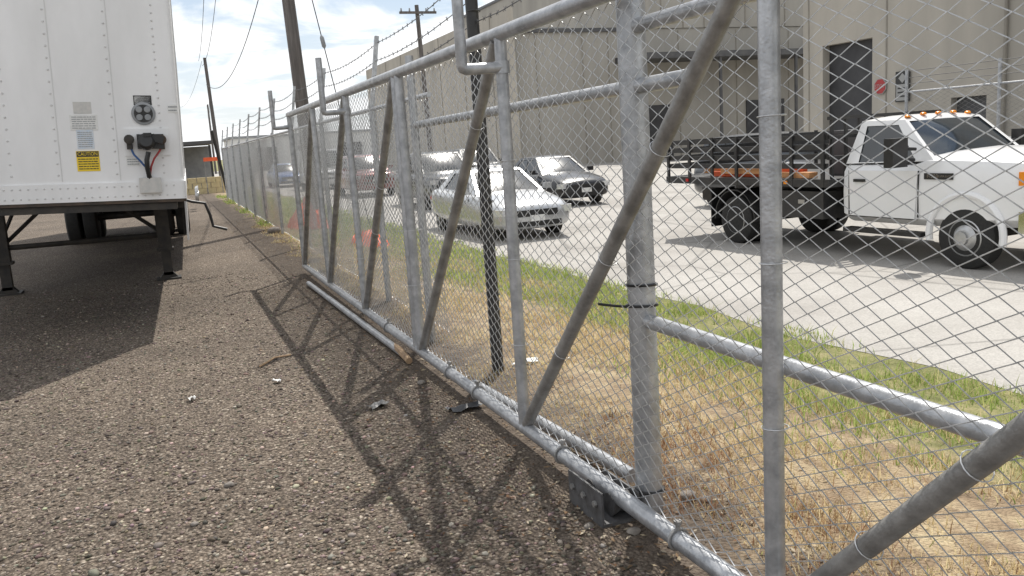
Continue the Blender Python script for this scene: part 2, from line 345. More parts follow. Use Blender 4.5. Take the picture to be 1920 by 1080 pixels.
# ------------------------------------------------------------------ rolling gate
GX = 1.6; GB = .10; GT = 2.115; YV = [.05, 2.0, 4.02, 6.04, 7.9, 9.78, 11.68]; TR = .031
gate = thing('rolling_gate', 'long galvanised pipe truss gate with chain link infill crossing the view', 'gate', (GX, 5.8, 0), world=True)
MB().tube([(GX, -.05, GT), (GX, 11.72, GT)], .036, 14).build('top_rail', galv, gate)
MB().tube([(GX, -.05, GB), (GX, 11.72, GB)], .036, 14).build('bottom_rail', galv, gate)
for i, y in enumerate(YV):
    if i == 3:
        for d in (-.05, .05): MB().tube([(GX, y+d, GB+.02), (GX, y+d, GT-.02)], .034, 12).build('upright', galv, gate)
    else: MB().tube([(GX, y, GB+.02), (GX, y, GT-.02)], TR, 12).build('upright', galv, gate)
    if i: MB().tube([(GX, y-.04-(.05 if i == 3 else 0), GB+.03), (GX, YV[i-1]+.05+(.05 if i == 4 else 0), GT-.03)], .031, 12).build('diagonal_brace', galvd, gate)
for y in (YV[2], YV[4], YV[6]):
    b = MB(); b.tube([(GX, y-.01, 1.955), (GX-.19, y-.01, 1.95), (GX-.205, y-.01, 1.955), (GX-.21, y-.01, 1.97), (GX-.21, y-.01, 2.43)], .028, 12)
    b.lathe([(.04, -.03), (.04, .03)], (GX, y, 1.955), (0, 0, 1), 12); b.build('barb_arm', galv, gate)
V, F = chain(.0, 11.66, .115, 2.10, .054, .0025, lambda u, d, z: (GX+.041+d, u, z))
npmesh('chain_link_mesh', V, F, galvw, None, gate, True)
for k, (y, z) in enumerate([(2.0, .7), (2.0, 1.2), (2.0, 1.62), (4.02, .55), (4.02, 1.0), (4.02, 1.5), (6.04, 1.0), (7.9, 1.1), (7.9, .6), (6.04, .6)]):
    MB().ring((GX+.006, y, z), (0, .05, 1), .040 if y != 6.04 else .09, .0017, 16, 5).build('tie_wire', galvw, gate)
for (t, k) in [(.25, 1), (.5, 1), (.72, 1), (.3, 2), (.55, 2), (.8, 2), (.35, 0), (.18, 0), (.4, 3), (.6, 3)]:
    a = Vector((GX, YV[k+1]-.04, GB+.03)); c = Vector((GX, YV[k]+.05, GT-.03)); p = a.lerp(c, t)
    MB().ring(p+Vector((.006, 0, 0)), c-a, .040, .0017, 16, 5).build('tie_wire', galvw, gate)
for y in (2.55, 3.55, 5.3, 4.75, 7.0):
    b = MB(); b.ring((GX, y, GB), (0, 1, 0), .041, .007, 16, 6); b.tube([(GX, y, GB+.03), (GX, y, GB+.075)], .009, 6); b.lathe([(.016, 0), (.016, .014)], (GX, y, GB+.06), (0, 0, 1), 6); b.build('clamp', galvd, gate)
# ------------------------------------------------------------------ fixed fence at the near end
fx = 1.745
nf = thing('fence_section', 'fixed galvanised fence section with thick round post behind the near gate panels', 'fence', (fx, 3.0, 0), world=True)
MB().tube([(fx, 3.0, -.05), (fx, 3.0, 3.1)], .057, 20).build('post', galv, nf)
MB().tube([(fx, 2.95, .84), (fx, -.6, .84)], .030, 12).build('middle_rail', galv, nf)
MB().tube([(fx, 2.95, 2.0), (fx, -.6, 2.0)], .030, 12).build('top_rail', galv, nf)
MB().tube([(fx, 2.95, 1.775), (fx, 2.62, 1.778)], .030, 12).build('stub_rail', galv, nf)
MB().tube([(fx, 3.05, 1.775), (1.88, 6.67, 1.765)], .028, 12).build('brace_rail', galv, nf)
MB().tube([(1.88, 6.67, -.05), (1.88, 6.67, 2.3)], .034, 12).build('post', galv, nf)
for z, tl in ((.985, 0), (.90, -.25), (.1, 0)):
    b = MB(); b.ring((fx, 3.0, z), (.05, .08, 1), .063, .006, 20, 6)
    if tl: b.tube([(fx-.06, 3.0, z), (fx-.13, 2.99, z+.015), (fx-.20, 3.0, z+.03)], .006, 6)
    b.build('cable_tie', black, nf)
tr = thing('gate_roller', 'dark steel roller bracket at the foot of the thick post', 'gate roller', (1.58, 3.1, 0), world=True)
b = MB(); b.bx((1.49, 2.95, 0), (1.50, 3.26, .15)); b.bx((1.50, 2.95, .0), (1.70, 3.26, .014)); b.bx((1.66, 2.95, .014), (1.668, 3.26, .12)); b.build('bracket', bracketm, tr)
for y in (3.02, 3.19): MB().lathe([(.02, -.1), (.05, -.095), (.035, -.05), (.05, -.005), (.02, 0)], (1.655, y, .062), (1, 0, 0), 18).build('roller', bracketm, tr)
for y in (3.0, 3.105, 3.21): MB().lathe([(.014, 0), (.014, .012)], (1.489, y, .09), (-1, 0, 0), 6).build('bolt', galvd, tr)
tag(MB().tube([(1.79, 3.22, .07), (1.70, 5.1, .05)], .033, 12).build('steel_pipe', galv), 'short galvanised pipe lying behind the gate beside the thick post', 'pipe')
tag(MB().tube([(1.46, 10.5, .035), (1.525, 6.3, .035)], .03, 12).build('steel_pipe', galv), 'long galvanised pipe lying on the gravel along the far gate panels', 'pipe')
bp = thing('fence_post', 'tall black painted post standing in dry grass behind the gate', 'post', (2.01, 5.49, 0), world=True)
MB().tube([(2.01, 5.49, -.05), (2.0, 5.5, 3.6)], .042, 16).build('post', blackp, bp)
for z in (.55, 1.2, 1.8, 2.45): MB().ring((2.01, 5.49, z), (0, 0, 1), .044, .005, 18, 6).build('band', blackp, bp)
# ------------------------------------------------------------------ far fence
ff = thing('chain_link_fence', 'long chain link fence with three barbed wire strands receding past the gate', 'fence', (2.05, 21, 0), world=True)
def fxx(y): return 2.03+.006*(y-7)
PY = [8.8, 12.0, 15., 18., 21., 24., 27., 30., 33., 36.]
for y in PY:
    MB().tube([(fxx(y), y, -.05), (fxx(y), y, 2.05)], .032, 10).build('post', galv, ff)
    MB().box((fxx(y)+.06, y, 2.36), (.04, .045, .74), Matrix.Rotation(.16, 3, 'Y')).build('barb_arm', galv, ff)
MB().tube([(fxx(6.7), 6.7, 2.0), (fxx(36), 36, 2.0)], .022, 8).build('top_rail', galv, ff)
V, F = chain(6.75, 36, .04, 2.0, .066, .0028, lambda u, d, z: (2.03+.006*(u-7)+.03+d, u, z))
npmesh('chain_link_mesh', V, F, galvw, None, ff, True)
def barbed(pts, name, parent):
    b = MB(); P = []
    for a, c in zip(pts[:-1], pts[1:]):
        a = Vector(a); c = Vector(c); k = max(2, int((c-a).length/.5))
        for i in range(k): t = i/k; P.append(a.lerp(c, t)-Vector((0, 0, .05*4*t*(1-t))))
    P.append(Vector(pts[-1])); b.tube(P, .0038, 5, False)
    for a, c in zip(P[:-1], P[1:]):
        L = (c-a).length; k = int(L/.15)
        for i in range(k):
            p = a.lerp(c, (i+.5)/max(k, 1))
            if p.y > 26: continue
            for s_ in (1, -1):
                d = Vector((random.uniform(-.5, .5), s_*.7, 1)).normalized()*.018; b.tube([p-d, p+d], .0022, 4, False)
    b.build(name, barbm, parent, 0, False)
for k, z in enumerate((2.32, 2.48, 2.66)):
    barbed([(fxx(36)+.04*k, 36, z)]+[(fxx(y)+.05+.035*k, y, z) for y in PY[::-1][1:]]+[(2.02, 5.5, z+.06), (1.80, 3.05, z+.12)], 'barbed_wire', ff)
tag(MB().tube([(2.35, 37.5, -.05), (1.95, 36.9, 2.75)], .06, 10).build('leaning_post', blackp), 'dark post leaning at the far end of the receding fence', 'post')
# ------------------------------------------------------------------ semi trailer
tl = thing('semi_trailer', 'white box semi trailer parked on its landing legs at left', 'trailer', (.10, 8.85, 0), (0, .045, -.022), world=True)
TM = INV[tl.name].inverted(); TI = INV[tl.name]; TW = 2.6; TL = 16.15; ZB = 1.25; ZT = 4.05
def tloc(px, py, y=0.0):
    o_ = TI @ CO; d = TI.to_3x3() @ ray(px, py); t = (y-o_.y)/d.y; return o_+d*t
def TB(mb, name, mat, parent=None, sharp=38): return mb.build(name, mat, parent or tl, sharp, True, False)
cr = .05; poly = []
for k in range(7):
    a = PI/2*k/6; poly.append((-cr+cr*math.sin(a), cr-cr*math.cos(a)))
poly += [(0, TL), (-TW, TL)]
for k in range(7):
    a = PI/2*k/6; poly.append((-TW+cr-cr*math.cos(a), cr-cr*math.sin(a)))
def rivet(b, x, y, z, r=.0085, ax='y'):
    n_ = 6; vs = []
    for rr, h in ((r, 0), (r*.6, r*.55)):
        for i in range(n_):
            a = 2*PI*i/n_
            vs.append((x+rr*math.cos(a), y-h, z+rr*math.sin(a)) if ax == 'y' else (x+h, y+rr*math.cos(a), z+rr*math.sin(a)))
    b.add(vs, [(i, (i+1) % n_, n_+(i+1) % n_, n_+i) for i in range(n_)]+[tuple(range(n_, 2*n_))], 1)
b = MB().prism(poly, 'z', ZB+.02, ZT)
cols_x = [tloc(px, 300).x for px in (18, 107, 217, 306)]
for i, x in enumerate(cols_x):
    z = ZB+.25
    while z < ZT-.05: rivet(b, x, -.001, z, .0105); z += .105 if i < 3 else .07
for k in range(150): rivet(b, .001, .3+k*.1, ZB+.25, .009, 'x')
TB(b, 'box_body', [trw, seamm])
def rail(g): return [(x*(1+2*g/TW)+g, (y-g) if y < 1 else y+g) for x, y in poly]
b = MB().prism(rail(.014), 'z', ZB, ZB+.17)
x = -TW+.1
while x < -.05:
    rivet(b, x, -.016, ZB+.13, .009); rivet(b, x, -.016, ZB+.04, .009); x += .065
for k in range(150): rivet(b, .015, .3+k*.1, ZB+.08, .009, 'x')
TB(b, 'bottom_rail', [trw, seamm])
TB(MB().prism(rail(.008), 'z', ZB-.03, ZB-.002), 'lower_edge', rust)
for px in (113, 223):
    x = tloc(px, 300).x; TB(MB().bx((x-.004, -.003, ZB+.19), (x+.004, .01, ZT)), 'panel_seam', seamm)
for k in range(1, 13): TB(MB().bx((-.01, k*1.22-.012, ZB+.19), (.006, k*1.22+.012, ZT)), 'panel_seam', seamm)
def prect(x0, y0, x1, y1):
    a = tloc(x0, (y0+y1)/2); c = tloc(x1, (y0+y1)/2); d = tloc((x0+x1)/2, y0); e = tloc((x0+x1)/2, y1); return a.x, e.z, c.x, d.z
def decal(x0, y0, x1, y1, name, mat, lines=0, lab=None, hdr=None):
    ax, az, bx_, bz = prect(x0, y0, x1, y1)
    o_ = TB(MB().bx((ax, -.004, az), (bx_, .002, bz)), name, mat)
    if lab: o_['label'] = lab
    if lines:
        b = MB(); H = bz-az; top = bz-H*(.08 if not hdr else .34)
        for k in range(lines):
            zc = top-(top-az-H*.06)*(k+.5)/lines; x = ax+(bx_-ax)*.07; hh = (top-az)/lines*.16
            while x < bx_-(bx_-ax)*.12:
                w_ = random.uniform(.06, .2)*(bx_-ax); xe = min(x+w_, bx_-(bx_-ax)*.06); b.bx((x, -.0065, zc-hh), (xe, -.004, zc+hh)); x = xe+(bx_-ax)*.025
        TB(b, 'print', ink if hdr else greyroof, o_, 0)
    if hdr:
        TB(MB().bx((ax+.004, -.0062, bz-(bz-az)*.29), (bx_-.004, -.0042, bz-.004)), 'header_band', ink, o_, 0)
        v, f = text_verts(hdr, (bz-az)*.25); cx = (ax+bx_)/2; cz = bz-(bz-az)*.155; wmax = max(p[0] for p in v)*2; s_ = min(1, (bx_-ax)*.86/wmax)
        TB(MB().add([(cx+p[0]*s_, -.0085, cz+p[1]) for p in v], f), 'lettering', yell, o_, 0)
    return o_
decal(137, 191, 171, 213, 'sticker', greyl, 0, 'blank faded grey sticker')
decal(131, 215, 183, 244, 'sticker', white, 6, 'wide white printed sticker')
decal(144, 243, 176, 279, 'sticker', paleb, 8, 'tall pale blue printed sticker')
decal(144, 283, 187, 321, 'caution_label', yell, 5, 'yellow warning label with black header', 'CAUTION')
decal(250, 179, 284, 197, 'data_label', ink, 0, 'black edged data label'); decal(252, 181, 282, 195, 'data_label', white, 4, 'small white data label')
decal(314, 196, 333, 211, 'data_label', white, 2, 'small label on the corner post'); decal(237, 295, 262, 311, 'data_label', white, 3, 'small white label under the blue hose')
c = tloc(269, 213)
b = MB(); b.lathe([(.105, 0), (.105, .012), (.088, .018)], (c.x, 0, c.z), (0, -1, 0), 26); o_ = TB(b, 'round_vent', greyroof)
b = MB(); b.lathe([(.082, 0), (.082, .006)], (c.x, -.016, c.z), (0, -1, 0), 24); b2 = TB(b, 'grille', ink, o_)
b = MB()
for dx in (-.04, .04):
    for dz in (-.04, .04): b.lathe([(.03, 0), (.026, .008)], (c.x+dx*.9, -.022, c.z+dz*.9), (0, -1, 0), 12)
TB(b, 'vent_cap', greyroof, o_)
ax, az, bx_, bz = prect(233, 241, 318, 292); o_ = TB(MB().bx((ax, -.012, az), (bx_, .002, bz)), 'connector_plate', trw)
b = MB(); c = tloc(284, 267); b.bx((c.x-.12, -.09, c.z-.06), (c.x+.11, -.012, c.z+.075)); b.lathe([(.075, 0), (.075, .05), (.055, .07)], (c.x-.04, -.09, c.z), (0, -1, .2), 16); b.box((c.x+.06, -.11, c.z+.03), (.10, .06, .07), Matrix.Rotation(.3, 3, 'Y')); b.bx((c.x-.06, -.16, c.z+.05), (c.x+.01, -.08, c.z+.085))
TB(b, 'electric_socket', black)
for px, mt in ((243, darkst), (303, rust)):
    c2 = tloc(px, 262); b = MB(); b.lathe([(.03, 0), (.03, .05), (.045, .055), (.045, .085), (.02, .09)], (c2.x, -.012, c2.z), (0, -1, 0), 14); b.box((c2.x, -.06, c2.z-.05), (.05, .05, .08)); TB(b, 'air_coupling', mt)
def hose(pxs, mat, yv, r, name):
    P = [tloc(a, b_) for a, b_ in pxs]; TB(MB().tube([(p.x, y_, p.z) for p, y_ in zip(P, yv)], r, 8), name, mat)
blueh = MAT('blue_hose', (.03, .1, .28), None, 9, .5); redh = MAT('red_hose', (.34, .03, .03), None, 9, .5)
hose([(243, 272), (252, 290), (264, 302), (276, 316), (280, 330)], blueh, (-.05, -.08, -.08, -.06, -.04), .009, 'air_hose')
hose([(303, 272), (300, 283), (290, 297), (284, 312), (282, 330)], redh, (-.05, -.08, -.09, -.07, -.04), .009, 'air_hose')
hose([(279, 285), (276, 300), (277, 315), (281, 334)], black, (-.08, -.09, -.08, -.04), .022, 'power_cable')
ax, az, bx_, bz = prect(262, 333, 303, 361); TB(MB().bx((ax, -.06, az), (bx_, -.014, bz)), 'junction_box', greyl)
b = MB(); b.bx((-TW+.08, .02, ZB-.10), (-.08, 1.6, ZB-.035)); TB(b, 'coupler_plate', darkst)
b = MB()
for k in range(38): b.bx((-TW+.03, .6+k*.41, ZB-.12), (-.03, .66+k*.41, ZB-.032))
for x in (-TW/2-.5, -TW/2+.5): b.bx((x-.05, 9.5, ZB-.4), (x+.05, 15.4, ZB-.12))
TB(b, 'cross_members', darkst)
Lr = Vector((-.12, 12.75, 0)); Ll = Vector((-2.12, 12.95, 0))
for L in (Lr, Ll):
    b = MB(); b.bx((L.x-.085, L.y-.08, .42), (L.x+.085, L.y+.08, 1.38)); b.bx((L.x-.062, L.y-.06, .06), (L.x+.062, L.y+.06, .43)); b.bx((L.x-.11, L.y-.1, .40), (L.x+.11, L.y+.1, .44))
    b.bx((L.x-.16, L.y-.14, 0.0), (L.x+.16, L.y+.14, .025)); b.prism([(L.x-.12, .025), (L.x+.12, .025), (L.x+.06, .1), (L.x-.06, .1)], 'y', L.y-.06, L.y+.06)
    b.build('landing_leg', darkst, tl)
b = MB(); b.tube([(Lr.x, Lr.y, .62), (Ll.x, Ll.y, .62)], .035, 8); b.build('leg_cross_shaft', darkst, tl)
MB().tube([(Lr.x, Lr.y, 1.3), (Ll.x, Ll.y, 1.3)], .03, 8).build('leg_cross_shaft', darkst, tl)
for a, c in (((Lr.x-.03, Lr.y, .66), (-.85, Lr.y+.2, 1.24)), ((Ll.x+.03, Ll.y, .66), (-1.4, Ll.y+.2, 1.27)), ((Lr.x, Lr.y, .7), (-.1, Lr.y+1.3, 1.2)), ((Ll.x, Ll.y, .7), (-2.0, Ll.y+1.3, 1.25)), ((Lr.x, Lr.y-.02, 1.28), (-1.5, Lr.y-1.0, 1.2))):
    MB().tube([a, c], .028, 6).build('leg_brace', darkst, tl)
cp = [(Lr.x+.05, Lr.y-.1, 1.19)]+[tuple(aty(px, py, Lr.y-.15)) for px, py in ((360, 378), (384, 381), (394, 403), (400, 424), (426, 430))]
MB().tube(cp, .02, 8).build('crank_handle', blackp, tl)
def wheel_mb(R_, W, c, ax):
    return MB().lathe([(R_*.55, -W/2), (R_*.9, -W/2), (R_*.985, -W*.4), (R_, -W*.3), (R_, W*.3), (R_*.985, W*.4), (R_*.9, W/2), (R_*.55, W/2)], c, ax, 36)
for y in (20.6, 21.95):
    for x, in_ in ((.25, -1), (-1.92, 1)):
        xx = x+.022*(y-21); w = wheel_mb(.51, .27, (xx, y, .51), (1, 0, 0))
        w2 = wheel_mb(.51, .27, (xx+in_*.33, y, .51), (1, 0, 0)); w.add(w2.v, w2.f)
        o_ = w.build('wheel', rubber, tl)
        MB().lathe([(.28, -.09*in_), (.25, .0), (.12, .02), (.1, -.1*in_), (.06, -.12*in_)], (xx, y, .51), (1, 0, 0), 24).build('rim', silver, o_)
    MB().tube([(.1, y, .52), (-1.7, y, .52)], .07, 10).build('axle', darkst, tl)
b = MB(); b.bx((-.035, 5.0, .42), (-.005, 11.2, ZB-.035)); TB(b, 'side_skirt', trw)
for y in (5.2, 8.0, 11.0): TB(MB().bx((-.08, y-.03, .5), (-.037, y+.03, ZB-.035)), 'skirt_strut', darkst)
TB(MB().bx((-TW+.1, 15.6, .45), (-.1, 15.72, .58)), 'rear_guard', darkst)
for x in (-.35, -2.2): TB(MB().bx((x-.3, 14.1, .25), (x+.3, 14.115, 1.1)), 'mud_flap', black)
# ------------------------------------------------------------------ vehicles
def loft(mb, st):
    n_ = None; vs = []; fs = []
    for (x, w, zb, zs, zt, cr_) in st:
        half = [(0, zb), (w*.86, zb), (w*.985, zb+.10), (w, (zb+zs)/2+.06), (w*.982, zs), (w*.93, zs+(zt-zs)*.72), (w*.82, zt), (w*.45, zt+cr_*.75), (0, zt+cr_)]
        ring = half+[(-y, z) for (y, z) in reversed(half[1:-1])]; n_ = len(ring); vs += [(x, y, z) for y, z in ring]
    for i in range(len(st)-1):
        for j in range(n_):
            j2 = (j+1) % n_; fs.append((i*n_+j, i*n_+j2, (i+1)*n_+j2, (i+1)*n_+j))
    fs.append(tuple(range(n_))); fs.append(tuple((len(st)-1)*n_+j for j in range(n_-1, -1, -1)))
    return mb.add(vs, fs)
def apply_mods(obj):
    dg = bpy.context.evaluated_depsgraph_get(); dg.update()
    me = bpy.data.meshes.new_from_object(obj.evaluated_get(dg)); obj.modifiers.clear(); obj.data = me
    me.shade_smooth(); me.set_sharp_from_angle(angle=math.radians(32))
def subsurf(obj):
    md = obj.modifiers.new('s', 'SUBSURF'); md.levels = 1; md.render_levels = 1; apply_mods(obj)
def cut(obj, cutter_mb):
    co = cutter_mb.build('cutter', [black], None, 0); co.data.materials.clear(); co.data.materials.append(black); co.data.materials.append(black)
    for p in co.data.polygons: p.material_index = 1
    md = obj.modifiers.new('cut', 'BOOLEAN'); md.operation = 'DIFFERENCE'; md.object = co; md.solver = 'EXACT'
    apply_mods(obj); bpy.data.objects.remove(co)
P_C = [0]
def panel(pm, gm, q, wins, v0, v1, rec=.014):
    q = [Vector(p) for p in q]
    def P(u, v): return (q[0]*(1-u)+q[1]*u)*(1-v)+(q[3]*(1-u)+q[2]*u)*v
    nrm = (q[1]-q[0]).cross(q[3]-q[0]).normalized(); cen = (q[0]+q[1]+q[2]+q[3])/4
    inw = nrm if nrm.dot(Vector((P_C[0], 0, cen.z))-cen) > 0 else -nrm
    us = sorted({0, 1}|{u for w in wins for u in w}); vv = [0, v0, v1, 1]
    for i in range(len(us)-1):
        for j in range(3):
            a, b_ = us[i], us[i+1]; c_, d = vv[j], vv[j+1]; isw = j == 1 and any(abs(a-w[0]) < 1e-6 for w in wins)
            qq = [P(a, c_), P(b_, c_), P(b_, d), P(a, d)]
            if not isw: pm.add(qq, [(0, 1, 2, 3)])
            else:
                iq = [p+inw*rec for p in qq]; pm.add(qq+iq, [(k, (k+1) % 4, 4+(k+1) % 4, 4+k) for k in range(4)], 1); gm.append((iq, inw))
def pane(gq, name, t, bulge, gmat=None):
    q, inw = gq; k = 8; vs = []
    for i in range(k+1):
        for j in range(k+1):
            u = i/k; v = j/k; p = (q[0]*(1-u)+q[1]*u)*(1-v)+(q[3]*(1-u)+q[2]*u)*v
            vs.append(p-inw*bulge*(1-(2*u-1)**2)*(1-.6*(2*v-1)**2)+inw*(0 if bulge == 0 else .004))
    MB().add(vs, [(i*(k+1)+j, i*(k+1)+j+1, (i+1)*(k+1)+j+1, (i+1)*(k+1)+j) for i in range(k) for j in range(k)]).build(name, gmat or glass, t, 80)
def make_vehicle(name, label, cat, loc, rz, pmat, sp, group=None):
    t = thing(name, label, cat, loc, (0, 0, rz), group)
    bo = loft(MB(), sp['st']).build('body', [pmat, black], t, 32); subsurf(bo)
    for xa in (sp['xf'], sp['xr']):
        for s_ in (-1, 1):
            c_ = MB().lathe([(sp['r']*1.16, -.28), (sp['r']*1.16, .4)], (xa, s_*sp['w'], sp['r']*1.02), (0, s_, 0), 28); cut(bo, c_)
    bf, tf, tr_, br = sp['gh']; P_C[0] = (bf[0]+br[0])/2
    pm = MB(); G = {}
    for s_ in (-1, 1):
        f = lambda p: (p[0], p[1]*s_, p[2]); gl = []
        panel(pm, gl, [f(bf), f(br), f(tr_), f(tf)], sp['wins'], .1, .86); G.setdefault('side_window', []).extend(gl)
    gl = []; panel(pm, gl, [bf, (bf[0], -bf[1], bf[2]), (tf[0], -tf[1], tf[2]), tf], [(.05, .95)], .04, .93); G['windscreen'] = gl
    gl = []; panel(pm, gl, [br, (br[0], -br[1], br[2]), (tr_[0], -tr_[1], tr_[2]), tr_], [(.08, .92)], sp.get('rv', .1), .9); G['rear_window'] = gl
    k = 8; vs = []
    for i in range(k+1):
        for j in range(k+1):
            a = i/k; c_ = j/k; x = tf[0]+(tr_[0]-tf[0])*a; y0_ = tf[1]+(tr_[1]-tf[1])*a; z = tf[2]+(tr_[2]-tf[2])*a
            vs.append((x, y0_*(1-2*c_), z+sp['crown']*(1-(2*c_-1)**4)*(1-(2*a-1)**4)))
    pm.add(vs, [(i*(k+1)+j, i*(k+1)+j+1, (i+1)*(k+1)+j+1, (i+1)*(k+1)+j) for i in range(k) for j in range(k)])
    pm.build('roof', [pmat, black], t, 55)
    for nm, lst in G.items():
        for qd in lst: pane(qd, nm, t, {'windscreen': .075, 'rear_window': .05}.get(nm, 0))
    for xa in (sp['xf'], sp['xr']):
        for s_ in (-1, 1):
            yc = s_*(sp['w']-.13); o_ = wheel_mb(sp['r'], .22, (xa, yc, sp['r']), (0, 1, 0)).build('wheel', rubber, t)
            b = MB(); b.lathe([(sp['r']*.64, .095), (sp['r']*.6, .112), (sp['r']*.56, .1), (sp['r']*.54, .07), (.02, .06)], (xa, yc, sp['r']), (0, s_, 0), 24)
            for q in range(7):
                a = 2*PI*q/7; b.box((xa+math.cos(a)*sp['r']*.33, yc+s_*.095, sp['r']+math.sin(a)*sp['r']*.33), (sp['r']*.5, .02, .05), Matrix.Rotation(-a, 3, 'Y'))
            b.lathe([(.05, .06), (.05, .112), (.02, .118)], (xa, yc, sp['r']), (0, s_, 0), 12); b.build('rim', silver, o_)
    xn = sp['st'][0][0]-.03; hz = sp['hz']
    for s_ in (-1, 1):
        MB().box((xn-sp.get('hb', .13), s_*sp['w']*.72, hz), (.22, .34, .13), Matrix.Rotation(-s_*.5, 3, 'Z')).build('headlight', lampg, t)
        MB().box((sp['st'][-1][0]+.17, s_*sp['w']*.74, hz+.14), (.22, .26, .15), Matrix.Rotation(s_*.5, 3, 'Z')).build('tail_light', redl, t)
        b = MB(); mx = bf[0]-.28; b.box((mx, s_*(sp['w']+.07), bf[2]+.09), (.11, .17, .12)); b.box((mx, s_*(sp['w']-.02), bf[2]+.05), (.05, .14, .04)); b.build('mirror', pmat, t)
        for xd in sp['doors']: MB().bx((xd-.004, s_*sp['w']*.985-.01*s_, sp['st'][4][2]+.16), (xd+.004, s_*(sp['w']*.996), bf[2]-.06)).build('door_gap', black, t, 0)
        for xd in sp['doors'][1:]: MB().bx((xd+.1, s_*(sp['w']-.02), bf[2]-.13), (xd+.27, s_*(sp['w']+.012), bf[2]-.1)).build('door_handle', pmat, t)
    MB().box((xn-.0, 0, hz-.04), (.06, .9, .13)).build('grille', black, t)
    MB().box((xn+.0, 0, hz-.25), (.05, 1.05, .1)).build('air_intake', black, t)
    MB().box((xn+.04, 0, hz-.14), (.02, .31, .12)).build('number_plate', white, t)
    return t
SED = dict(st=[(2.36, .62, .26, .50, .58, .05), (2.26, .77, .24, .57, .68, .06), (1.98, .87, .22, .64, .78, .07), (1.45, .90, .20, .70, .86, .08), (.95, .905, .2, .76, .92, .06), (.6, .905, .2, .82, .935, .01), (-1.2, .905, .2, .86, .955, .01), (-1.65, .895, .22, .86, .985, .02), (-2.1, .86, .24, .82, .975, .03), (-2.3, .76, .28, .72, .89, .03), (-2.38, .64, .32, .6, .74, .02)],
    gh=[(1.05, .77, .90), (.18, .57, 1.40), (-.95, .57, 1.40), (-1.78, .75, .95)], wins=[(.16, .47), (.51, .84)], crown=.05, xf=1.40, xr=-1.38, r=.32, w=.89, hz=.6, doors=(.78, -.28, -1.15))
SUV = dict(st=[(2.33, .74, .32, .75, .88, .03), (2.22, .85, .3, .8, .98, .04), (1.8, .92, .28, .85, 1.06, .05), (1.3, .94, .27, .88, 1.11, .05), (.95, .945, .27, .92, 1.14, .04), (.6, .945, .27, .95, 1.13, .01), (-1.6, .945, .27, .96, 1.13, .01), (-2.1, .93, .3, .95, 1.13, .01), (-2.3, .88, .32, .9, 1.12, .01), (-2.37, .8, .36, .8, 1.0, .01)],
    gh=[(1.15, .82, 1.1), (.35, .68, 1.72), (-1.95, .68, 1.70), (-2.25, .8, 1.1)], wins=[(.15, .4), (.43, .66), (.69, .92)], crown=.06, xf=1.42, xr=-1.4, r=.37, w=.93, hz=.86, doors=(.8, -.25, -1.15))
VAN = dict(SUV, gh=[(1.6, .9, 1.15), (.95, .8, 2.1), (-2.2, .82, 2.12), (-2.27, .88, 1.1)], wins=[(.12, .3)])
H = -PI/2
GR = 'cars parked along the lot'
make_vehicle('parked_car', 'silver sedan facing forward beside the green grass strip, nearest of the parked cars', 'car', (6.70, 17.8, LOT-.02), H, paint('silver_paint', (.52, .53, .54), .5), SED, GR)
make_vehicle('parked_car', 'black sedan parked just right of the silver sedan', 'car', (11.0, 24.1, LOT), H, paint('black_paint', (.008, .008, .01), 0, .35), SED, GR)
make_vehicle('parked_car', 'dark grey sport utility car behind the silver sedan', 'car', (8.3, 27.3, LOT), H, paint('dark_grey_paint', (.04, .042, .045), .1, .4), SUV, GR)
make_vehicle('parked_car', 'dull red sport utility car in the far row', 'car', (8.1, 37.5, LOT), H, paint('red_paint', (.20, .035, .03), .2), SUV, GR)
make_vehicle('parked_van', 'white panel van in the far row behind the red car', 'van', (8.0, 48, LOT), H, paint('white_paint', (.72, .72, .72), 0), VAN, GR)
make_vehicle('parked_car', 'blue sedan farthest along the parked row', 'car', (7.0, 56, LOT), H, paint('blue_paint', (.03, .1, .3), .2), SED, GR)
make_vehicle('parked_car', 'dark charcoal utility car seen between the black sedan and the red car', 'car', (12.3, 35, LOT), H, paint('charcoal_paint', (.03, .032, .035), .1, .4), SUV, GR)
make_vehicle('parked_car', 'dark utility car showing over the stake bed of the white truck', 'car', (13.4, 16.4, LOT), H, paint('dark_blue_paint', (.03, .033, .04), .3), SUV, GR)
make_vehicle('parked_car', 'grey sedan half hidden behind the hood of the white truck', 'car', (14.6, 11.2, LOT), H, paint('grey_paint', (.4, .42, .44), .4), SED, GR)
# ------------------------------------------------------------------ stake bed truck
TRZ = math.radians(-87)
tk = thing('stake_bed_truck', 'white pickup truck with black stake bed and orange roof lamps', 'truck', (10.22, 7.85, LOT), (0, 0, TRZ))
RW = .40
st = [(.97, .80, .60, 1.10, 1.22, .03), (.95, .87, .60, 1.15, 1.28, .04), (.88, .95, .58, 1.18, 1.33, .06), (.74, .99, .56, 1.21, 1.37, .08), (.3, 1.005, .54, 1.22, 1.40, .09), (-.3, 1.01, .52, 1.23, 1.42, .08), (-.62, 1.01, .5, 1.23, 1.42, .05), (-.82, 1.005, .5, 1.22, 1.34, .01), (-1.9, 1.005, .5, 1.22, 1.34, .01), (-1.99, .985, .52, 1.22, 1.33, .01)]
bo = loft(MB(), st).build('body', [truckw, black], tk, 32)
for s_ in (-1, 1): cut(bo, MB().lathe([(.485, -.3), (.485, .4)], (0, s_*1.0, RW+.03), (0, s_, 0), 32))
P_C[0] = -1.3; bf, tf, tr_, br = (-.52, .93, 1.36), (-1.14, .75, 1.91), (-1.86, .76, 1.92), (-1.985, .94, 1.33)
pm = MB(); GL = {'side_window': [], 'windscreen': [], 'rear_window': []}
